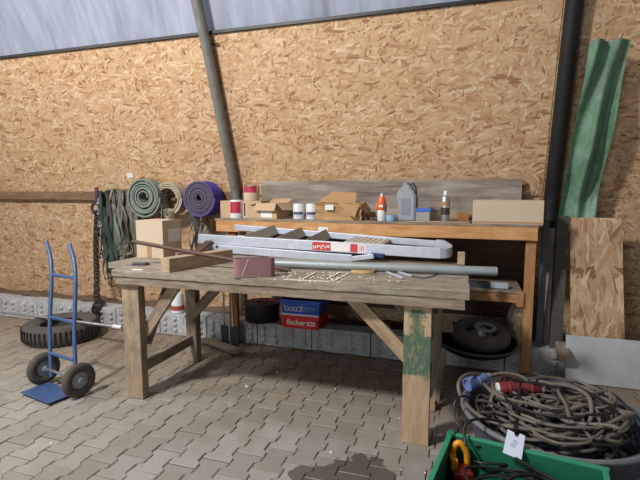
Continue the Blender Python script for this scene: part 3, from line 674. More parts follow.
# ------------------------------------------------------------------ hanging on the wall at left
def nail(x, z, y=4.33): return V((x, y, z))
x = at(97, 190, Y=4.28).x
ch = thing('chain', (x, 4.25, 1.3), 'rusty chain with violet brown hook hanging at the far left of the rail', 'chain')
b = MB(); b.tube([(x - .01, 4.37, 1.39), (x - .01, 4.26, 1.39)], .011, 8); b.tube(catmull([(x, 4.27, 1.44), (x + .012, 4.26, 1.35), (x, 4.26, 1.25)], 5), .021, 10)
ring = [V((x - .01 + .055 * math.cos(a), 4.26, 1.20 + .06 * math.sin(a))) for a in [k * math.pi / 10 for k in range(20)]]
b.tube(ring, .017, 8, closed=True); b.build('hook', M['hook'], ch, True)
b = MB()
def chain(b, path, ln=.055, r=.0085):
    d = 0; P_ = path; tot = []
    for i in range(len(P_) - 1):
        n = max(1, int((P_[i + 1] - P_[i]).length / (ln * .72)))
        for k in range(n): tot.append((P_[i].lerp(P_[i + 1], k / n), (P_[i + 1] - P_[i]).normalized()))
    for k, (c, dd) in enumerate(tot):
        sd = V((1, 0, 0)) if k % 2 else V((.3, 1, 0)); sd = (sd - dd * sd.dot(dd)).normalized()
        b.tube([c + dd * (ln / 2 * math.cos(a)) + sd * (.021 * math.sin(a)) for a in [j * math.pi / 5 for j in range(10)]], r, 5, closed=True)
e1, e2 = at(94.5, 313, Y=3.725), at(98.5, 316, Y=3.72)
for q, dx in ((e1, 0), (e2, .024)):
    chain(b, catmull([(x + .005 + dx, 4.25, 1.15), (at(95, 240, Y=4.22).x + dx, 4.22, .8), (at(96, 275, Y=4.1).x + dx, 4.10, .45), (at(96, 298, Y=3.93).x + dx, 3.93, .25), (q.x - .02, 3.80, .235), (q.x, 3.725, .205), (q.x, 3.72, q.z)], 3))
b.build('links', M['chain'], ch, True)
def strap(label, px_, ztop, zbot, wdt, mat, seed, yb=4.30, n=2, spread=.05, name='lashing_strap', buckle=None, drift=0.0, group='lashing straps on the rail'):
    """webbing hung over a nail: n loops falling to different depths"""
    r = random.Random(seed); x0 = at(px_, 195, Y=yb).x; o = thing(name, (x0, yb, ztop), label, 'strap', group)
    for k in range(n):
        zb = zbot + r.uniform(0, .18); a = r.uniform(.3, 1) * spread; yy = yb - .018 * k
        L = [V((x0 - .01, yy, ztop))]; m = 5
        for j in range(1, m + 1): L.append(V((x0 - a * math.sin(j / m * 1.6) + r.uniform(-.035, .035) + drift * j / m, yy - r.uniform(0, .03), ztop + (zb - ztop) * j / m)))
        for j in range(m, 0, -1): L.append(V((x0 + a * math.sin(j / m * 1.6) + r.uniform(-.035, .035) + .01 + drift * j / m, yy - .02 - r.uniform(0, .03), ztop + (zb - ztop) * (j - .3) / m)))
        L.append(V((x0 + .01, yy - .02, ztop)))
        pts = catmull(L, 6); N = len(pts)
        side = [V((math.cos(.9 * math.sin(i / N * 9 + seed)), .9 * math.sin(i / N * 9 + seed), 0)) for i in range(N)]
        b = MB(); b.tube(pts, .01, closed=True, flat=(wdt, .004), side=side); b.build('webbing', mat, o)
    if buckle:
        for bz in buckle:
            b = MB(); b.box((x0, yb - .07, bz), (.055, .02, .075), bev=.005); b.tube([(x0 - .03, yb - .085, bz - .02), (x0 + .03, yb - .085, bz - .02)], .008, 8); b.build('ratchet_buckle', M['steel'], o)
    b = MB(); b.tube([(x0, 4.37, ztop - .004), (x0, yb - .075, ztop - .004)], .005, 6); b.build('nail', M['dgrey'], o)
    return o
strap('dark green ratchet strap with bright buckles, hanging next to the chain', 104, 1.38, .55, .035, M['gwebd'], 1, n=4, buckle=(1.28, 1.16, 1.02))
strap('olive grey lashing strap second after the chain on the rail', 111, 1.40, .38, .032, M['greywebd'], 2, n=4, spread=.06)
strap('grey green lashing strap with pale loop high on the rail, third after the chain', 117, 1.42, .60, .03, M['gweb'], 3, n=4, spread=.05)
strap('light grey tangled lashing strap just before the green coil', 126, 1.41, .62, .03, M['greyweb'], 5, n=5, spread=.10)
strap('grey brown tangled lashing strap partly behind the green coil', 134, 1.38, .52, .032, M['greyweb'], 8, n=4, spread=.09)
strap('dark grey lashing strap hanging behind the tall cardboard box', 145, 1.30, .62, .04, M['greywebd'], 12, n=3, spread=.08)
strap('long dark green strap hanging low to the ledge beside the chain', 109, 1.12, .26, .04, M['gwebd'], 13, yb=4.26, n=4, spread=.07, drift=.03)
strap('black lashing strap hanging under the purple coil', 190, 1.28, .72, .04, M['greywebd'], 21, n=2, spread=.05, drift=.08)
strap('grey lashing strap hanging under the purple coil beside the black one', 196, 1.24, .70, .035, M['greyweb'], 22, n=2, spread=.05, drift=.14)
def coil(px_, py_, yf, rad, depth, turns, mat, label, r0=.045, jit=.004, th=.009, tail=None, outer=None, skew=0.0, sx=1.0):
    c = at(px_, py_, Y=yf); c = V((c.x, yf + depth / 2, c.z)); o = thing('webbing_coil', c, label, 'strap coil')
    r = random.Random(int(px_)); n = int(turns * 26); pts = []
    dk = (rad - r0) / turns
    for i in range(n + 1):
        a = 2 * math.pi * i / 26; rr_ = r0 + (rad - r0) * i / n + jit * math.sin(a * .37 + px_) + r.uniform(-1, 1) * jit * .25
        pts.append(c + V((rr_ * math.cos(a) * sx, skew * math.sin(a) * rr_ + r.uniform(-.002, .002), rr_ * math.sin(a) - .01 * (rr_ / rad))))
    b = MB(); b.tube(pts, .01, flat=(depth, dk * .72), side=(0, 1, 0)); b.build('wound_webbing', mat, o)
    if outer:
        m = len(pts) - 27; op = [c + (p_ - c) * 1.05 for p_ in pts[m:]]; b = MB(); b.tube(op, .01, flat=(depth * 1.0, .005), side=(0, 1, 0)); b.build('outer_layer', outer, o)
    if tail:
        b = MB(); b.tube(catmull([V(q) for q in tail], 6), .01, flat=(depth * .8, .005), side=(0, 1, 0)); b.build('tail', outer or mat, o)
    b = MB(); b.tube([c + V((0, .2, .02)), c + V((0, -depth / 2 - .02, .03))], .009, 8); b.build('peg', M['dgrey'], o, True)
    return o
cg = at(143, 198, Y=4.14); tl = V((cg.x + .20, 4.215, 0))
coil(143, 196.5, 4.14, .20, .13, 7, M['gweb'], 'big wound coil of faded green webbing hanging on the wall', r0=.06, jit=.008, outer=M['gweb'], tail=[(tl.x, 4.21, cg.z), (tl.x + .015, 4.21, cg.z - .12), (tl.x, 4.22, cg.z - .25)])
coil(167, 198, 4.20, .18, .14, 3, M['bweb'], 'beige webbing coil with open middle between the green and purple coils', r0=.12, jit=.004)
coil(198.5, 197.5, 4.10, .178, .19, 8, M['purpled'], 'tight purple webbing coil hanging nearest the grey steel hoop', r0=.03, jit=.002, outer=M['purple'])

# ------------------------------------------------------------------ under the benches
# crates on the plinth
CZ = .205; XC = (at(281, 330, Y=3.72).x + at(323, 331, Y=3.72).x) / 2
def tray(name, label, c, wx, wy, h, mat, flare=1.08, wall=.008, lip=True):
    o = thing(name, c, label, 'crate'); MT = Matrix.Translation(V(c)); b = bmesh.new()
    def ring(sx, sy, z): return [b.verts.new((x * sx / 2, y * sy / 2, z)) for x, y in ((-1, -1), (1, -1), (1, 1), (-1, 1))]
    f = flare; R = [ring(wx, wy, 0), ring(wx * f, wy * f, h), ring(wx * f - 2 * wall, wy * f - 2 * wall, h), ring(wx - 2 * wall, wy - 2 * wall, wall)]
    for A, B in zip(R, R[1:]):
        for k in range(4): b.faces.new((A[k], A[(k + 1) % 4], B[(k + 1) % 4], B[k]))
    b.faces.new(R[0][::-1]); b.faces.new(R[-1]); m = MB(); m.add(b, MT); m.build('tray_body', mat, o)
    if lip:
        m = MB()
        for s_ in (-1, 1):
            m.box((0, s_ * wy * f / 2, h - .008), (wx * f + .02, .012, .016), MT, .003); m.box((s_ * wx * f / 2, 0, h - .008), (.012, wy * f, .016), MT, .003)
        m.build('rim', mat, o)
    return o
rc = tray('storage_crate', 'red plastic tray with white lettering on the concrete plinth, under the blue tray', (XC, 3.82, CZ), .335, .30, .115, M['red'], 1.04)
fz = lambda z: facing((XC, 3.82 - .15 - .006 * z / .11, CZ + z), (0, -1, 0))
b = MB(); b.box((0, -.161, .05), (.27, .006, .072), Matrix.Translation(V((XC, 3.828, CZ)))); b.build('front_panel', plain('bright_red_panel', (214, 22, 28), .4, var=.05), rc)
text('fischer', .066, facing((XC - .03, 3.6625, CZ + .053), (0, -1, 0)), M['white'], rc, bold=.0012)
b = MB(); b.box((XC + .105, 3.6627, CZ + .05), (.07, .0015, .034), bev=0); lg_ = b.build('emblem', M['white'], rc); b = MB(); b.box((XC + .105, 3.6615, CZ + .05), (.045, .0012, .016)); b.build('emblem_mark', M['reds'], lg_)
for s_ in (-1, 1):
    b = MB(); b.box((XC + s_ * .152, 3.662, CZ + .05), (.022, .01, .09), bev=.003); b.build('corner_rib', M['red'], rc)
bc_ = tray('storage_crate', 'blue plastic tray with white lettering stacked on the red tray', (XC + .005, 3.83, CZ + .117), .33, .30, .135, M['blue'], 1.1)
b = MB(); b.box((XC, 3.673, CZ + .122), (.35, .02, .012), bev=.002); tag(b.build('paper_sheet', M['white']), 'thin white sheet caught between the blue and the red tray', 'paper')
MF = Matrix.Translation(V((XC - .06, 3.665, CZ + .18)))
b = MB(); XL = XC + .035
for (ox, s_) in ((-.085, 1), (-.045, .9), (-.008, .9), (.028, 1.1)):
    b.tube([V((XL - .07 + ox + .018 * s_ * math.cos(a), 3.668, CZ + .172 + .019 * s_ * math.sin(a))) for a in [k * math.pi / 8 for k in range(16)]], .0032, 6, closed=True)
b.tube([(XL - .178, 3.667, CZ + .205), (XL - .165, 3.668, CZ + .165)], .003, 6); b.tube([(XL - .012, 3.665, CZ + .215), (XL - .014, 3.668, CZ + .15)], .003, 6); b.build('lettering', M['white'], bc_)
b = MB()
for z_, ln in ((.19, .11), (.175, .11), (.158, .07)): b.box((XC + .085 - (.11 - ln) / 2, 3.667, CZ + z_), (ln, .003, .004))
b.build('small_print', M['bluel'], bc_)
s = plank('pen', (XC + .15, 3.72, CZ + .262), (XC + .21, 3.87, CZ + .262), .012, .012, M['whitep']); tag(s, 'white marker pen lying over the corner of the blue tray', 'pen')
r = random.Random(9)
for k in range(3):
    b = MB(); b.box((0, 0, 0), (.1, .16, .06), Matrix.Translation(V((XC - .10 + k * .1, 3.85, CZ + .17 + .012 * k))) @ Euler((.2, .1, .4 * k)).to_matrix().to_4x4(), .006)
    tag(b.build('parts_bag', plain('dark_blue_pack%d' % k, (30, 44, 92), .4, var=.2)), ('dark blue pack nearest the bucket, lying in the blue tray', 'dark blue pack in the middle of the blue tray', 'dark blue pack at the right side of the blue tray')[k], 'pack')
# black round tub
p = V((at(261.5, 327, Y=3.82).x, 3.84, .202)); o = thing('bucket', p, 'low round black plastic bucket under the workbench beside the trays', 'bucket')
b = MB(); b.lathe([(0, 0), (.150, 0), (.158, .01), (.166, .15), (.172, .155), (.172, .168), (.162, .170), (.158, .160), (.14, .158), (.05, .150), (.045, .135), (0, .135)], 40, Matrix.Translation(p)); b.build('bucket_body', M['black'], o, True)
b = MB(); b.lathe([(.154, .15), (.154, .166), (.05, .170), (.045, .155)], 32, Matrix.Translation(p)); b.build('dusty_top', plain('dusty_black_lid', (84, 72, 68), .7, var=.25, scale=30), o, True)
b = MB(); b.tube(catmull([p + V((.02, -.09, .18)), p + V((.1, -.03, .2)), p + V((.19, -.02, .185)), p + V((.2, -.03, .16))], 6), .006, 6); tag(b.build('cord', M['redl'], None, True), 'thin pink red cord trailing from the black bucket to the blue tray', 'cord')
# white canister
p = V((at(177.5, 320, Y=3.81).x, 3.82, .202)); o = thing('canister', p, 'white plastic canister with a red label on the plinth behind the left brace', 'canister')
b = MB(); b.lathe([(0, 0), (.055, 0), (.06, .006), (.06, .17), (.05, .195), (.02, .205), (.02, .225), (0, .225)], 26, Matrix.Translation(p)); b.build('canister_body', M['whitep'], o, True)
b = MB(); b.lathe([(.0606, .03), (.061, .03), (.061, .075), (.0606, .075)], 26, Matrix.Translation(p)); b.build('paper_label', plain('rust_label', (160, 72, 56), .6), o, True)
b = MB(); b.lathe([(.023, .21), (.023, .235), (0, .236)], 18, Matrix.Translation(p)); b.build('cap', M['reds'], o, True)
# two flat spatulas leaning by the leg
for k, (ax, ay, bx, by, tx) in enumerate(((224, 345, 220, 322, 220), (234, 342, 228, 320, 227))):
    lo = at(ax, ay - 1, Y=3.58); hi = at(tx, 288, Y=3.60); o = thing('scraper', lo, ('dark flat-bladed scraper with a steel rod, left one by the bench leg', 'dark flat-bladed scraper with a steel rod, touching the bench leg')[k], 'scraper')
    z0 = max(lo.z, .0); M_ = facing(V((lo.x, 3.6 - .012 * k, .1)), (0, -1, -.12)); b = MB(); b.box((0, 0, 0), (.078, .19, .006), M_, .002); b.build('blade', M['dgrey'], o)
    b = MB(); b.tube([(lo.x - .012, 3.60 - .012 * k, .17), (hi.x + .01, 3.655, .72)], .009, 8); b.build('rod', M['steel'], o, True)
# plank on floor
s = plank('floor_board', at(203, 339, Z=.035), at(240, 352, Z=.035), .10, .02, M['old']); tag(s, 'short grey board lying on the paving behind the bench leg', 'board')
s2 = plank('floor_board', at(208, 342, Z=.012) + V((0, 0, 0)), at(236, 353.5, Z=.012), .07, .024, M['rubber']); tag(s2, 'dark strip lying under the short grey board on the paving', 'board')
# tyre with hub on a black dish, on the plinth
p = V((.075, 3.63, .242)); o = thing('basin', p, 'wide shallow black basin under the small tyre on the plinth', 'basin')
Mt = Matrix.Translation(p) @ Matrix.Rotation(math.radians(3), 4, 'Y') @ Matrix.Rotation(math.radians(5), 4, 'X')
b = MB(); b.lathe([(0, -.03), (.22, -.03), (.27, .0), (.295, .035), (.31, .04), (.31, .03), (.285, -.005), (.22, -.042), (0, -.042)], 44, Mt); b.build('basin_body', M['black'], o, True)
b = MB(); b.tube([Mt @ V((.31 * math.cos(a), .31 * math.sin(a), .036)) for a in [k * math.pi / 24 for k in range(48)]], .008, 8, closed=True); b.build('rim', M['rubber'], o, True)
q = p + V((.045, -.01, .07)); o = thing('wheel', q, 'small wheel with fat black tyre lying in the black basin', 'wheel'); Mt = Matrix.Translation(q) @ Matrix.Rotation(math.radians(3), 4, 'Y') @ Matrix.Rotation(math.radians(9), 4, 'X')
b = MB(); n = 40; prof = []
for k in range(14):
    a = 2 * math.pi * k / 14; prof.append((.163 + .054 * math.cos(a), .058 * math.sin(a)))
prof.append(prof[0]); b.lathe(prof, 44, Mt); b.build('tyre', M['rubber'], o, True)
b = MB(); b.lathe([(.10, -.02), (.095, .0), (.06, .0), (.045, .03), (.04, .055), (.022, .06), (.022, .03), (0, .03)], 26, Mt); b.build('hub', M['steel'], o, True)
b = MB(); b.lathe([(.055, .048), (.08, .052), (.08, .062), (.055, .064), (.055, .048)], 22, Mt @ Matrix.Translation(V((.03, .02, 0)))); b.build('bearing_ring', M['pipe'], o, True)
# sack behind the leg
sk = crumple('cement_sack', '', (.40, 3.93, .2), .09, .2, .28, .2, M['cardp'], .02, 3, (.7, .8)); tag(sk, 'crumpled beige paper sack behind the right leg of the shelf bench', 'sack')
# small board end sticking out behind the leg, leaning slat, block
s = plank('slat', (-.30, 3.30, .435), (-.078, 3.30, .44), .05, .06, M['pale']); tag(s, 'pale slat end sticking out behind the green-marked leg', 'slat')
s.location += V((0, 0, 0))
s = plank('slat', at(434, 409, Z=.012) + V((0, .04, 0)), (-.125, 3.06, .33), .045, .02, M['old'], up=(0, -1, 0)); tag(s, 'grey slat leaning against the rear right workbench leg', 'slat')
b = MB(); b.box((0, 0, .03), (.06, .07, .06), Matrix.Translation(at(430, 412, Z=0) + V((0, .05, 0))), .004); tag(b.build('wood_block', M['pale']), 'small pale wood block on the paving behind the green-marked leg', 'block')
# grey aluminium bar on lower shelf
o = thing('spirit_level', (.2, 3.86, .64), 'grey and silver metal bar lying on the lower shelf at right', 'bar')
a, c = at(469, 282, Y=3.83), at(508, 287.5, Y=3.83); a.z = c.z = .662; mid = a.lerp(c, .55)
plank('bar', a, mid, .06, .045, M['dgrey'], o); plank('bright_end', mid, c, .055, .042, M['alu'], o)

# ------------------------------------------------------------------ left corner: tyre, tube, sack truck
p = V((-3.66, 3.32, .09)); o = thing('tyre', p, 'black rubber tyre lying flat on the paving at the foot of the plinth', 'tyre')
prof = [(.30 + .0, -.085)] ; prof = [(.18, -.06), (.22, -.085), (.30, -.085), (.325, -.05), (.33, 0), (.325, .05), (.30, .085), (.22, .085), (.18, .06), (.2, .05), (.215, 0), (.2, -.05), (.18, -.06)]
b = MB(); b.lathe(prof, 48, Matrix.Translation(p)); b.build('tread_body', M['rubber'], o, True)
b = MB()
for k in range(48):
    a = 2 * math.pi * k / 48; b.box((.331, 0, 0), (.008, .018, .11), Matrix.Translation(p) @ Matrix.Rotation(a, 4, 'Z'), .002)
b.build('tread_blocks', M['black'], o)['kind'] = 'stuff'
A, B = at(122, 329.5, Y=3.25), V((-4.4, 3.3, .20)); A.z = .195
o = thing('metal_tube', A, 'bright aluminium tube with white end resting on the black tyre', 'tube')
b = MB(); b.tube([A + (B - A).normalized() * .09, B], .013, 14); b.build('tube', M['steel'], o, True)
b = MB(); b.tube([A, A + (B - A).normalized() * .1], .018, 14); b.build('white_end', M['whitep'], o, True)
wc_ = at(79, 380, Z=.12)
o = thing('sack_truck', wc_, 'blue sack truck with black rubber wheels standing near the tyre', 'sack truck')
def wheel(c):
    Mw = Matrix.Translation(c) @ Matrix.Rotation(math.radians(-12), 4, 'Z') @ Matrix.Rotation(math.pi / 2, 4, 'Y')
    b = MB(); b.lathe([(.085 + .034 * math.cos(2 * math.pi * k / 12), .026 * math.sin(2 * math.pi * k / 12)) for k in range(13)], 32, Mw); wh = b.build('wheel', M['rubber'], o, True)
    b = MB(); b.lathe([(.06, -.012), (.06, .012), (.045, .014), (.02, .02), (.02, .035), (0, .036)], 20, Mw); b.lathe([(.06, -.012), (.02, -.02), (.02, -.035), (0, -.036)], 20, Mw)
    for k in range(6): b.box((.045, 0, 0), (.04, .012, .03), Mw @ Matrix.Rotation(k * math.pi / 3, 4, 'Z'))
    b.build('hub', M['grey'], wh, True)
ax = V((math.cos(math.radians(-12)), math.sin(math.radians(-12)), 0))
wheel(wc_); wheel(wc_ - ax * .42 + V((-.0, 0, 0)))
up = V((-.22, .30, .95)).normalized(); b = MB()
for s_ in (.06, .36):
    q = wc_ - ax * s_; b.tube(catmull([q + V((.02, -.0, -.05)), q + up * .3, q + up * .75, q + up * .95 + V((-.08, .02, .0))], 5), .014, 10)
for k in (.12, .38, .7): b.tube([wc_ - ax * .06 + up * k, wc_ - ax * .36 + up * k], .012, 8)
b.build('frame', M['tblue'], o, True)
b = MB(); b.tube([wc_ + ax * .03, wc_ - ax * .45], .009, 8); b.build('axle', M['steel'], o, True)
nrm = V((-ax.y, ax.x, 0)); Mpl = basis(wc_ - ax * .21 - nrm * .09 + V((0, 0, -.10)), ax); b = MB(); b.box((0, 0, 0), (.34, .2, .006), Mpl, .002); b.build('toe_plate', M['tblue'], o)

# ------------------------------------------------------------------ right edge: leaning boards
def tarp(u, v):
    x = .745 + .26 * u; z = 2.45 - 1.32 * v
    y = wall_y(z) - .17 - .035 * math.sin(u * 11 + v * 1.5 + 2 * math.sin(v * 2)) - .03 * math.sin(u * 7 - v * 3) - .02 * math.sin(v * 11 + u * 3)
    return V((x - .03 * (v ** 2) + .12 * (1 - v) * .3, y, z))
b = MB(); b.quadsheet(tarp, 50, 30); rg = bmesh.ops.extrude_face_region(b.bm, geom=b.bm.faces[:]); bmesh.ops.translate(b.bm, vec=(0, .006, 0), verts=[e for e in rg['geom'] if isinstance(e, bmesh.types.BMVert)])
tag(b.build('tarpaulin', M['tarp'], None, True), 'pale green tarpaulin hanging in folds beside the black hoop', 'tarpaulin')
s = plank('steel_angle', (.545, 3.78, .0), (.585, 3.98, 1.16), .05, .012, M['dgrey'], up=(0, -1, 0)); tag(s, 'slim grey steel bar leaning beside the right leg of the shelf bench', 'bar')
s = plank('plank', (.66, 3.76, .0), (.73, 4.12, 1.2), .085, .03, M['greywebd'], up=(0, -1, 0)); tag(s, 'dark grey plank leaning beside the slim steel bar', 'plank')
s = plank('plank', (.60, 3.90, .2), (.64, 4.14, 1.1), .07, .025, M['old'], up=(0, -1, 0)); tag(s, 'weathered plank standing behind the slim steel bar', 'plank')
sh = MB(); Mx = facing((.96, 3.84, .20), (0, -1, .3)); sh.box((.0, .52, 0), (.36, 1.02, .018), Mx); tag(sh.build('board_offcut', M['osb_old']), 'narrow chipboard offcut leaning at the far right over the white panel', 'board')
sh = MB(); Mx = facing((1.05, 3.66, .005), (0, -1, .18)); sh.box((0, .17, 0), (.66, .34, .02), Mx, .003); tag(sh.build('panel', M['wpan']), 'low white panel leaning against the plinth at the far right', 'panel')
b = MB(); b.box((.675, 3.64, .235), (.09, .06, .07), bev=.004)
s = plank('wood_block', (.70, 3.60, .195), (.70, 3.78, .24), .08, .06, M['old']); tag(s, 'small grey wood block on top of the white panel at right', 'block'); b.bm.free()

# ------------------------------------------------------------------ tub of cables
TC = V((.44, 2.47, 0)); TR = .425; TZ = .285
tub = thing('tub', TC, 'large blue-grey round tub heaped with cables, at the right', 'tub')
b = MB(); b.lathe([(0, .004), (.33, .004), (.345, .02), (TR - .015, TZ - .01), (TR + .012, TZ - .004), (TR + .014, TZ + .006), (TR, TZ + .012), (TR - .018, TZ + .002), (.33, .03), (0, .025)], 56, Matrix.Translation(TC)); b.build('tub_body', M['tubp'], tub, True)
b = MB(); b.tube([TC + V(((TR + .01) * math.cos(a), (TR + .01) * math.sin(a), TZ + .004)) for a in [k * math.pi / 28 for k in range(56)]], .013, 8, closed=True); b.build('rim', plain('worn_tub_rim', (112, 112, 116), .6, var=.15), tub, True)
def loops(seed, n, rad, c, z0, z1, jit=.05):
    r = random.Random(seed); P_ = []; ph = r.uniform(0, 6)
    for i in range(n * 9):
        a = ph + 2 * math.pi * i / 9; k = i / (n * 9 - 1); rr_ = rad * r.uniform(.72, 1.05)
        P_.append(c + V((rr_ * math.cos(a) + r.uniform(-1, 1) * jit, rr_ * math.sin(a) * .96 + r.uniform(-1, 1) * jit, z0 + (z1 - z0) * k + r.uniform(-.02, .02))))
    for p in P_:                            # keep inside the tub wall
        lim = .345 + max(0, p.z - .02) * .25 - .035; q = p - TC; q.z = 0
        if p.z < .32 and q.length > lim: q = q * (lim / q.length); p.x, p.y = TC.x + q.x, TC.y + q.y
    return catmull(P_, 4)
cab = [('dark grey cable coiled deep inside the tub', 'cabled', .32, .06, .20, 5, .011, (0, 0)), ('brown grey cable wound round the wall side of the tub', 'cable', .33, .16, .30, 4, .010, (0, .0)),
       ('thick grey cable looped along the middle of the heap', 'cable', .27, .24, .36, 4, .012, (.02, .02)), ('dark cable looped at the left of the heap under the blue plug', 'cabled', .19, .25, .37, 4, .009, (-.12, .03)),
       ('pale grey cable coil bulging at the right of the heap', 'cable', .17, .27, .38, 5, .010, (.15, -.06)), ('black thin cable tangled across the top of the heap', 'cableb', .22, .30, .40, 3, .007, (.0, -.04))]
cab += [('brown cable snaking close under the red plugs', 'cable', .24, .30, .39, 3, .008, (.06, .08)), ('slim dark cable lying along the back of the heap', 'cabled', .30, .28, .36, 3, .007, (.03, .04)),
       ('slim grey cable knotted at the front of the heap', 'cable', .20, .30, .37, 4, .0075, (-.02, -.14)), ('slim brown cable coil low at the left inside edge of the tub', 'cabled', .13, .27, .35, 4, .008, (-.2, -.06))]
for k, (lb, m_, rad, z0, z1, n, r_, off) in enumerate(cab):
    b = MB(); b.tube(loops(30 + k, n, rad, TC + V((off[0], off[1], 0)), z0, z1, .055), r_ * .85, 7); tag(b.build('cable', M[m_], None, True), lb, 'cable')
def cee(name, label, a, c, r, mat, lidm=None, parent_cable=None, tipm=None):
    a, c = V(a), V(c); M_ = basis(a, c - a) @ Matrix.Rotation(math.pi / 2, 4, 'Y'); L = (c - a).length
    o = thing(name, a, label, 'plug')
    b = MB(); b.lathe([(0, .012), (r * .82, .012), (r * .82, 0), (r, 0), (r * 1.04, .012), (r, .03), (r * .98, L * .45), (r * .88, L * .5), (r * .8, L * .85), (r * .5, L), (0, L)], 24, M_); b.build('plug_body', mat, o, True)
    b = MB(); b.lathe([(r * 1.0, L * .42), (r * 1.05, L * .44), (r * 1.05, L * .5), (r * .85, L * .52)], 24, M_); b.build('collar', mat, o, True)
    b = MB(); b.lathe([(r * .5, L), (r * .45, L * 1.12), (.010, L * 1.16), (0, L * 1.16)], 18, M_); b.build('cable_gland', tipm or M['grey'], o, True)
    if lidm:
        b = MB(); b.lathe([(0, -.012), (r * .9, -.012), (r * .92, .002), (r * .6, .004)], 22, M_); b.build('white_end', lidm, o, True)
    return o
cee('cable_plug', 'light blue round power plug resting on the left edge of the cable heap', at(467, 385, Y=2.56), at(487, 376.5, Y=2.66), .036, M['plugb'])
cee('cable_plug', 'front red power plug with white end on the cable heap', at(499, 389, Y=2.52), at(522, 388, Y=2.54), .037, M['plugr'], M['whitep'], tipm=M['plugr'])
cee('cable_plug', 'red power plug pushed onto the front plug, its pale gland pointing away', at(521, 388, Y=2.56), at(541, 390, Y=2.58), .038, M['plugr'])
cee('cable_plug', 'red power plug lying highest, behind the two joined red plugs', at(503, 382, Y=2.68), at(521, 380.5, Y=2.70), .036, M['plugr'], tipm=M['black'])
def cab_px(label, pix, r, mat, n=7, name='cable'):
    b = MB(); b.tube(catmull([(at(x, y, Y=Y) if Y > 1 else at(x, y, Z=Y)) for x, y, Y in pix], n), r, 8); return tag(b.build(name, M[mat], None, True), label, 'cable')
cab_px('grey cable arching from the blue plug over the whole heap', [(488, 376, 2.67), (505, 373, 2.7), (524, 378, 2.68), (533, 392, 2.6), (540, 402, 2.52), (556, 400, 2.5), (580, 402, 2.5)], .009, 'cable')
cab_px('long grey loop sagging over the left side of the tub', [(490, 377, 2.7), (470, 374, 2.55), (459, 382, 2.42), (462, 398, 2.36), (478, 415, 2.32), (500, 424, 2.26), (520, 428, 2.2), (545, 430, 2.2), (570, 424, 2.25)], .010, 'cable')
cab_px('grey cable with a narrow upright bend in front of the red plugs', [(510, 400, 2.42), (498, 392, 2.46), (491, 400, 2.42), (497, 414, 2.36), (515, 427, 2.27), (532, 425, 2.28), (540, 410, 2.36), (534, 398, 2.45), (515, 401, 2.45)], .0095, 'cable')
cab_px('long straight grey cable lying diagonally across the heap', [(484, 384, 2.55), (497, 397, 2.45), (512, 410, 2.36), (524, 424, 2.27)], .009, 'cable')
cab_px('black thin cable hanging from the tub edge down to the floor', [(474, 400, 2.40), (463, 396, 2.34), (455, 402, 2.3), (455, 418, 2.26), (462, 427, 2.22), (467, 420, 2.2)], .0055, 'cableb')
cab_px('black cable arching from the green crate up to the heap', [(466, 446, 2.0), (464, 430, 2.06), (470, 421, 2.1), (485, 419, 2.2), (505, 423, 2.25), (522, 432, 2.2)], .0065, 'cableb')
cab_px('black strap-like cord hanging over the middle of the heap to the white tag', [(520, 383, 2.5), (519, 400, 2.4), (517, 415, 2.28), (514, 433, 2.12)], .006, 'cableb')
cab_px('thick grey cable curving out over the right of the heap', [(540, 390, 2.62), (552, 384, 2.6), (575, 388, 2.5), (590, 400, 2.4), (588, 425, 2.3), (560, 436, 2.15), (540, 432, 2.2)], .010, 'cable')

# ------------------------------------------------------------------ green crate
P1 = at(451, 433, Z=.3); ang = math.radians(-9); CW, CD, CH = .60, .42, .3
Mc = Matrix.Translation(V((P1.x, P1.y, 0))) @ Matrix.Rotation(ang, 4, 'Z')       # local x along the back rim, -y towards the viewer
gc = thing('crate', V((P1.x + .25, P1.y - .25, 0)), 'open green plastic crate with black cables in the lower right corner', 'crate')
def wallp(cx, cy, sx_, sy_): 
    b = MB(); n = 'side_wall'; b.box((cx, cy, CH / 2 + .002), (sx_, sy_, CH), Mc, .002)
    return b.build(n, M['green'], gc)
wallp(CW / 2, -.004, CW, .006); wallp(CW / 2, -CD + .004, CW, .006); wallp(.004, -CD / 2, .006, CD - .01); wallp(CW - .004, -CD / 2, .006, CD - .01)
b = MB(); b.box((CW / 2, -CD / 2, .008), (CW - .01, CD - .01, .01), Mc); b.build('crate_floor', M['green'], gc)
b = MB(); b.box((CW / 2, .002, CH - .004), (CW + .035, .022, .014), Mc, .004); b.box((CW / 2, -CD - .002, CH - .004), (CW + .035, .022, .014), Mc, .004)
b.box((-.002, -CD / 2, CH - .004), (.022, CD, .014), Mc, .004); b.box((CW + .002, -CD / 2, CH - .004), (.022, CD, .014), Mc, .004)
b.box((CW / 2, .004, CH - .04), (CW, .012, .006), Mc, .001); b.box((-.004, -CD / 2, CH - .04), (.012, CD, .006), Mc, .001)
for k in range(7): b.box((k * .1, .005, CH - .022), (.006, .012, .036), Mc)
b.build('rim', plain('green_rim_plastic', (50, 140, 102), .35, var=.06), gc)
b = MB(); b.box((0.004, 0.0, CH), (.03, .03, .028), Mc, .005); b.build('corner_cap', M['green'], gc)
cr_lab = ['black cable lying along the back wall inside the green crate', 'black cable coiled at the bottom of the green crate', 'black cable looped near the tool in the green crate', 'thick black cable crossing the right side of the green crate']
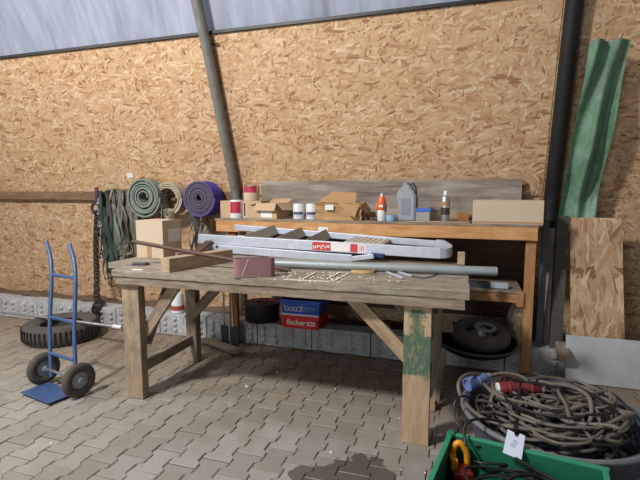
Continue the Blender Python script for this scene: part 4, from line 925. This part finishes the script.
for k, lb in enumerate(cr_lab):
    r = random.Random(60 + k); cc = Mc @ V(((.30, .33, .22, .42)[k], (-.15, -.22, -.2, -.2)[k], 0)); P_ = []
    for i in range(20):
        a = i * .75 + k; P_.append(Mc @ V((min(CW - .035, max(.035, (.30, .33, .24, .40)[k] + (.22, .2, .13, .15)[k] * math.cos(a) * r.uniform(.85, 1.05))), min(-.035, max(.035 - CD, (-.2) + (.15, .14, .12, .15)[k] * math.sin(a) * r.uniform(.8, 1.0))), (.19, .06, .14, .17)[k] + i * .004 + r.uniform(-.02, .02))))
    b = MB(); b.tube(catmull(P_, 5), (.006, .006, .0055, .008)[k], 8); tag(b.build('cable', M['cableb'], None, True), lb, 'cable')
cab_px('thin black cable sagging just under the back rim of the green crate', [(464, 456, .2), (478, 448, .25), (502, 451, .25), (535, 460, .25), (562, 467, .24), (590, 470, .2)], .006, 'cableb')
cab_px('black cable bowing across the middle of the green crate', [(468, 458, .2), (482, 463, .22), (515, 464, .22), (540, 458, .24), (566, 462, .22)], .006, 'cableb')
cab_px('black cable running out from under the white tag into the crate', [(476, 447, .27), (500, 444, .28), (516, 455, .26), (530, 468, .24), (548, 486, .2)], .0065, 'cableb')
cab_px('black cable looping low at the front of the green crate', [(480, 478, .2), (500, 470, .2), (530, 472, .22), (556, 480, .2), (580, 484, .18)], .007, 'cableb')
# tool
tl = thing('power_tool', Mc @ V((.07, -.17, .2)), 'yellow and dark red power tool standing in the left of the green crate', 'tool')
b = MB(); q = at(461, 471, Z=.19); Mq = Matrix.Translation(q) @ Matrix.Rotation(.3, 4, 'Z')
b.box((0, 0, -.05), (.09, .10, .13), Mq, .02); b.build('housing', plain('dark_red_housing', (120, 22, 26), .4, var=.1), tl, True)
b = MB(); b.tube([Mq @ V(v) for v in catmull([(-.02, .05, .0), (-.02, .055, .07), (.005, .05, .10), (.035, .045, .06), (.04, .045, .0)], 5)], .014, 10); b.build('handle', M['yell'], tl, True)
b = MB(); b.box((-.03, .02, .03), (.03, .06, .05), Mq, .008); b.build('yellow_cover', M['yell'], tl, True)
# white tag
tg = thing('hang_tag', at(514, 444, Y=2.02), 'white paper tag with faint writing hanging over the rim of the green crate', 'tag')
ct = at(514, 444, Z=.325); Mg = facing(ct, (.12, -.75, .65), (.25, 0, 1)); pts = [(-.036, -.052), (.04, -.052), (.036, .05), (.014, .052), (.010, .034), (-.002, .030), (-.008, .046), (-.036, .05)]
b = MB(); b.prism(pts, .0012, Mg); b.build('paper', M['rim'], tg)
b = MB(); r = random.Random(2)
for k in range(4): b.box((.0 + r.uniform(-.003, .003), .014 - k * .009, .0016), (.022 - .004 * (k % 2), .0028, .0006), Mg)
b.build('handwriting', plain('faint_ink', (120, 130, 160), .6), tg)
# ------------------------------------------------------------------ crumbs on the floor
b = MB(); r = random.Random(77)
for k in range(60):
    x_ = r.uniform(-3.2, .6); y_ = r.uniform(1.5, 3.7); s_ = r.uniform(.003, .009) * (1.6 if k % 9 == 0 else 1)
    b.lathe([(s_, 0), (s_ * .7, s_ * .6), (0, s_ * .8)], 6, Matrix.Translation(V((x_, y_, 0))) @ Matrix.Rotation(r.uniform(0, 3), 4, 'Z'), 1, r.uniform(.5, 1))
tag(b.build('floor_crumbs', M['dust'], frame=Matrix.Identity(4)), 'pale crumbs and chips scattered over the paving stones', 'crumbs', kind='stuff')
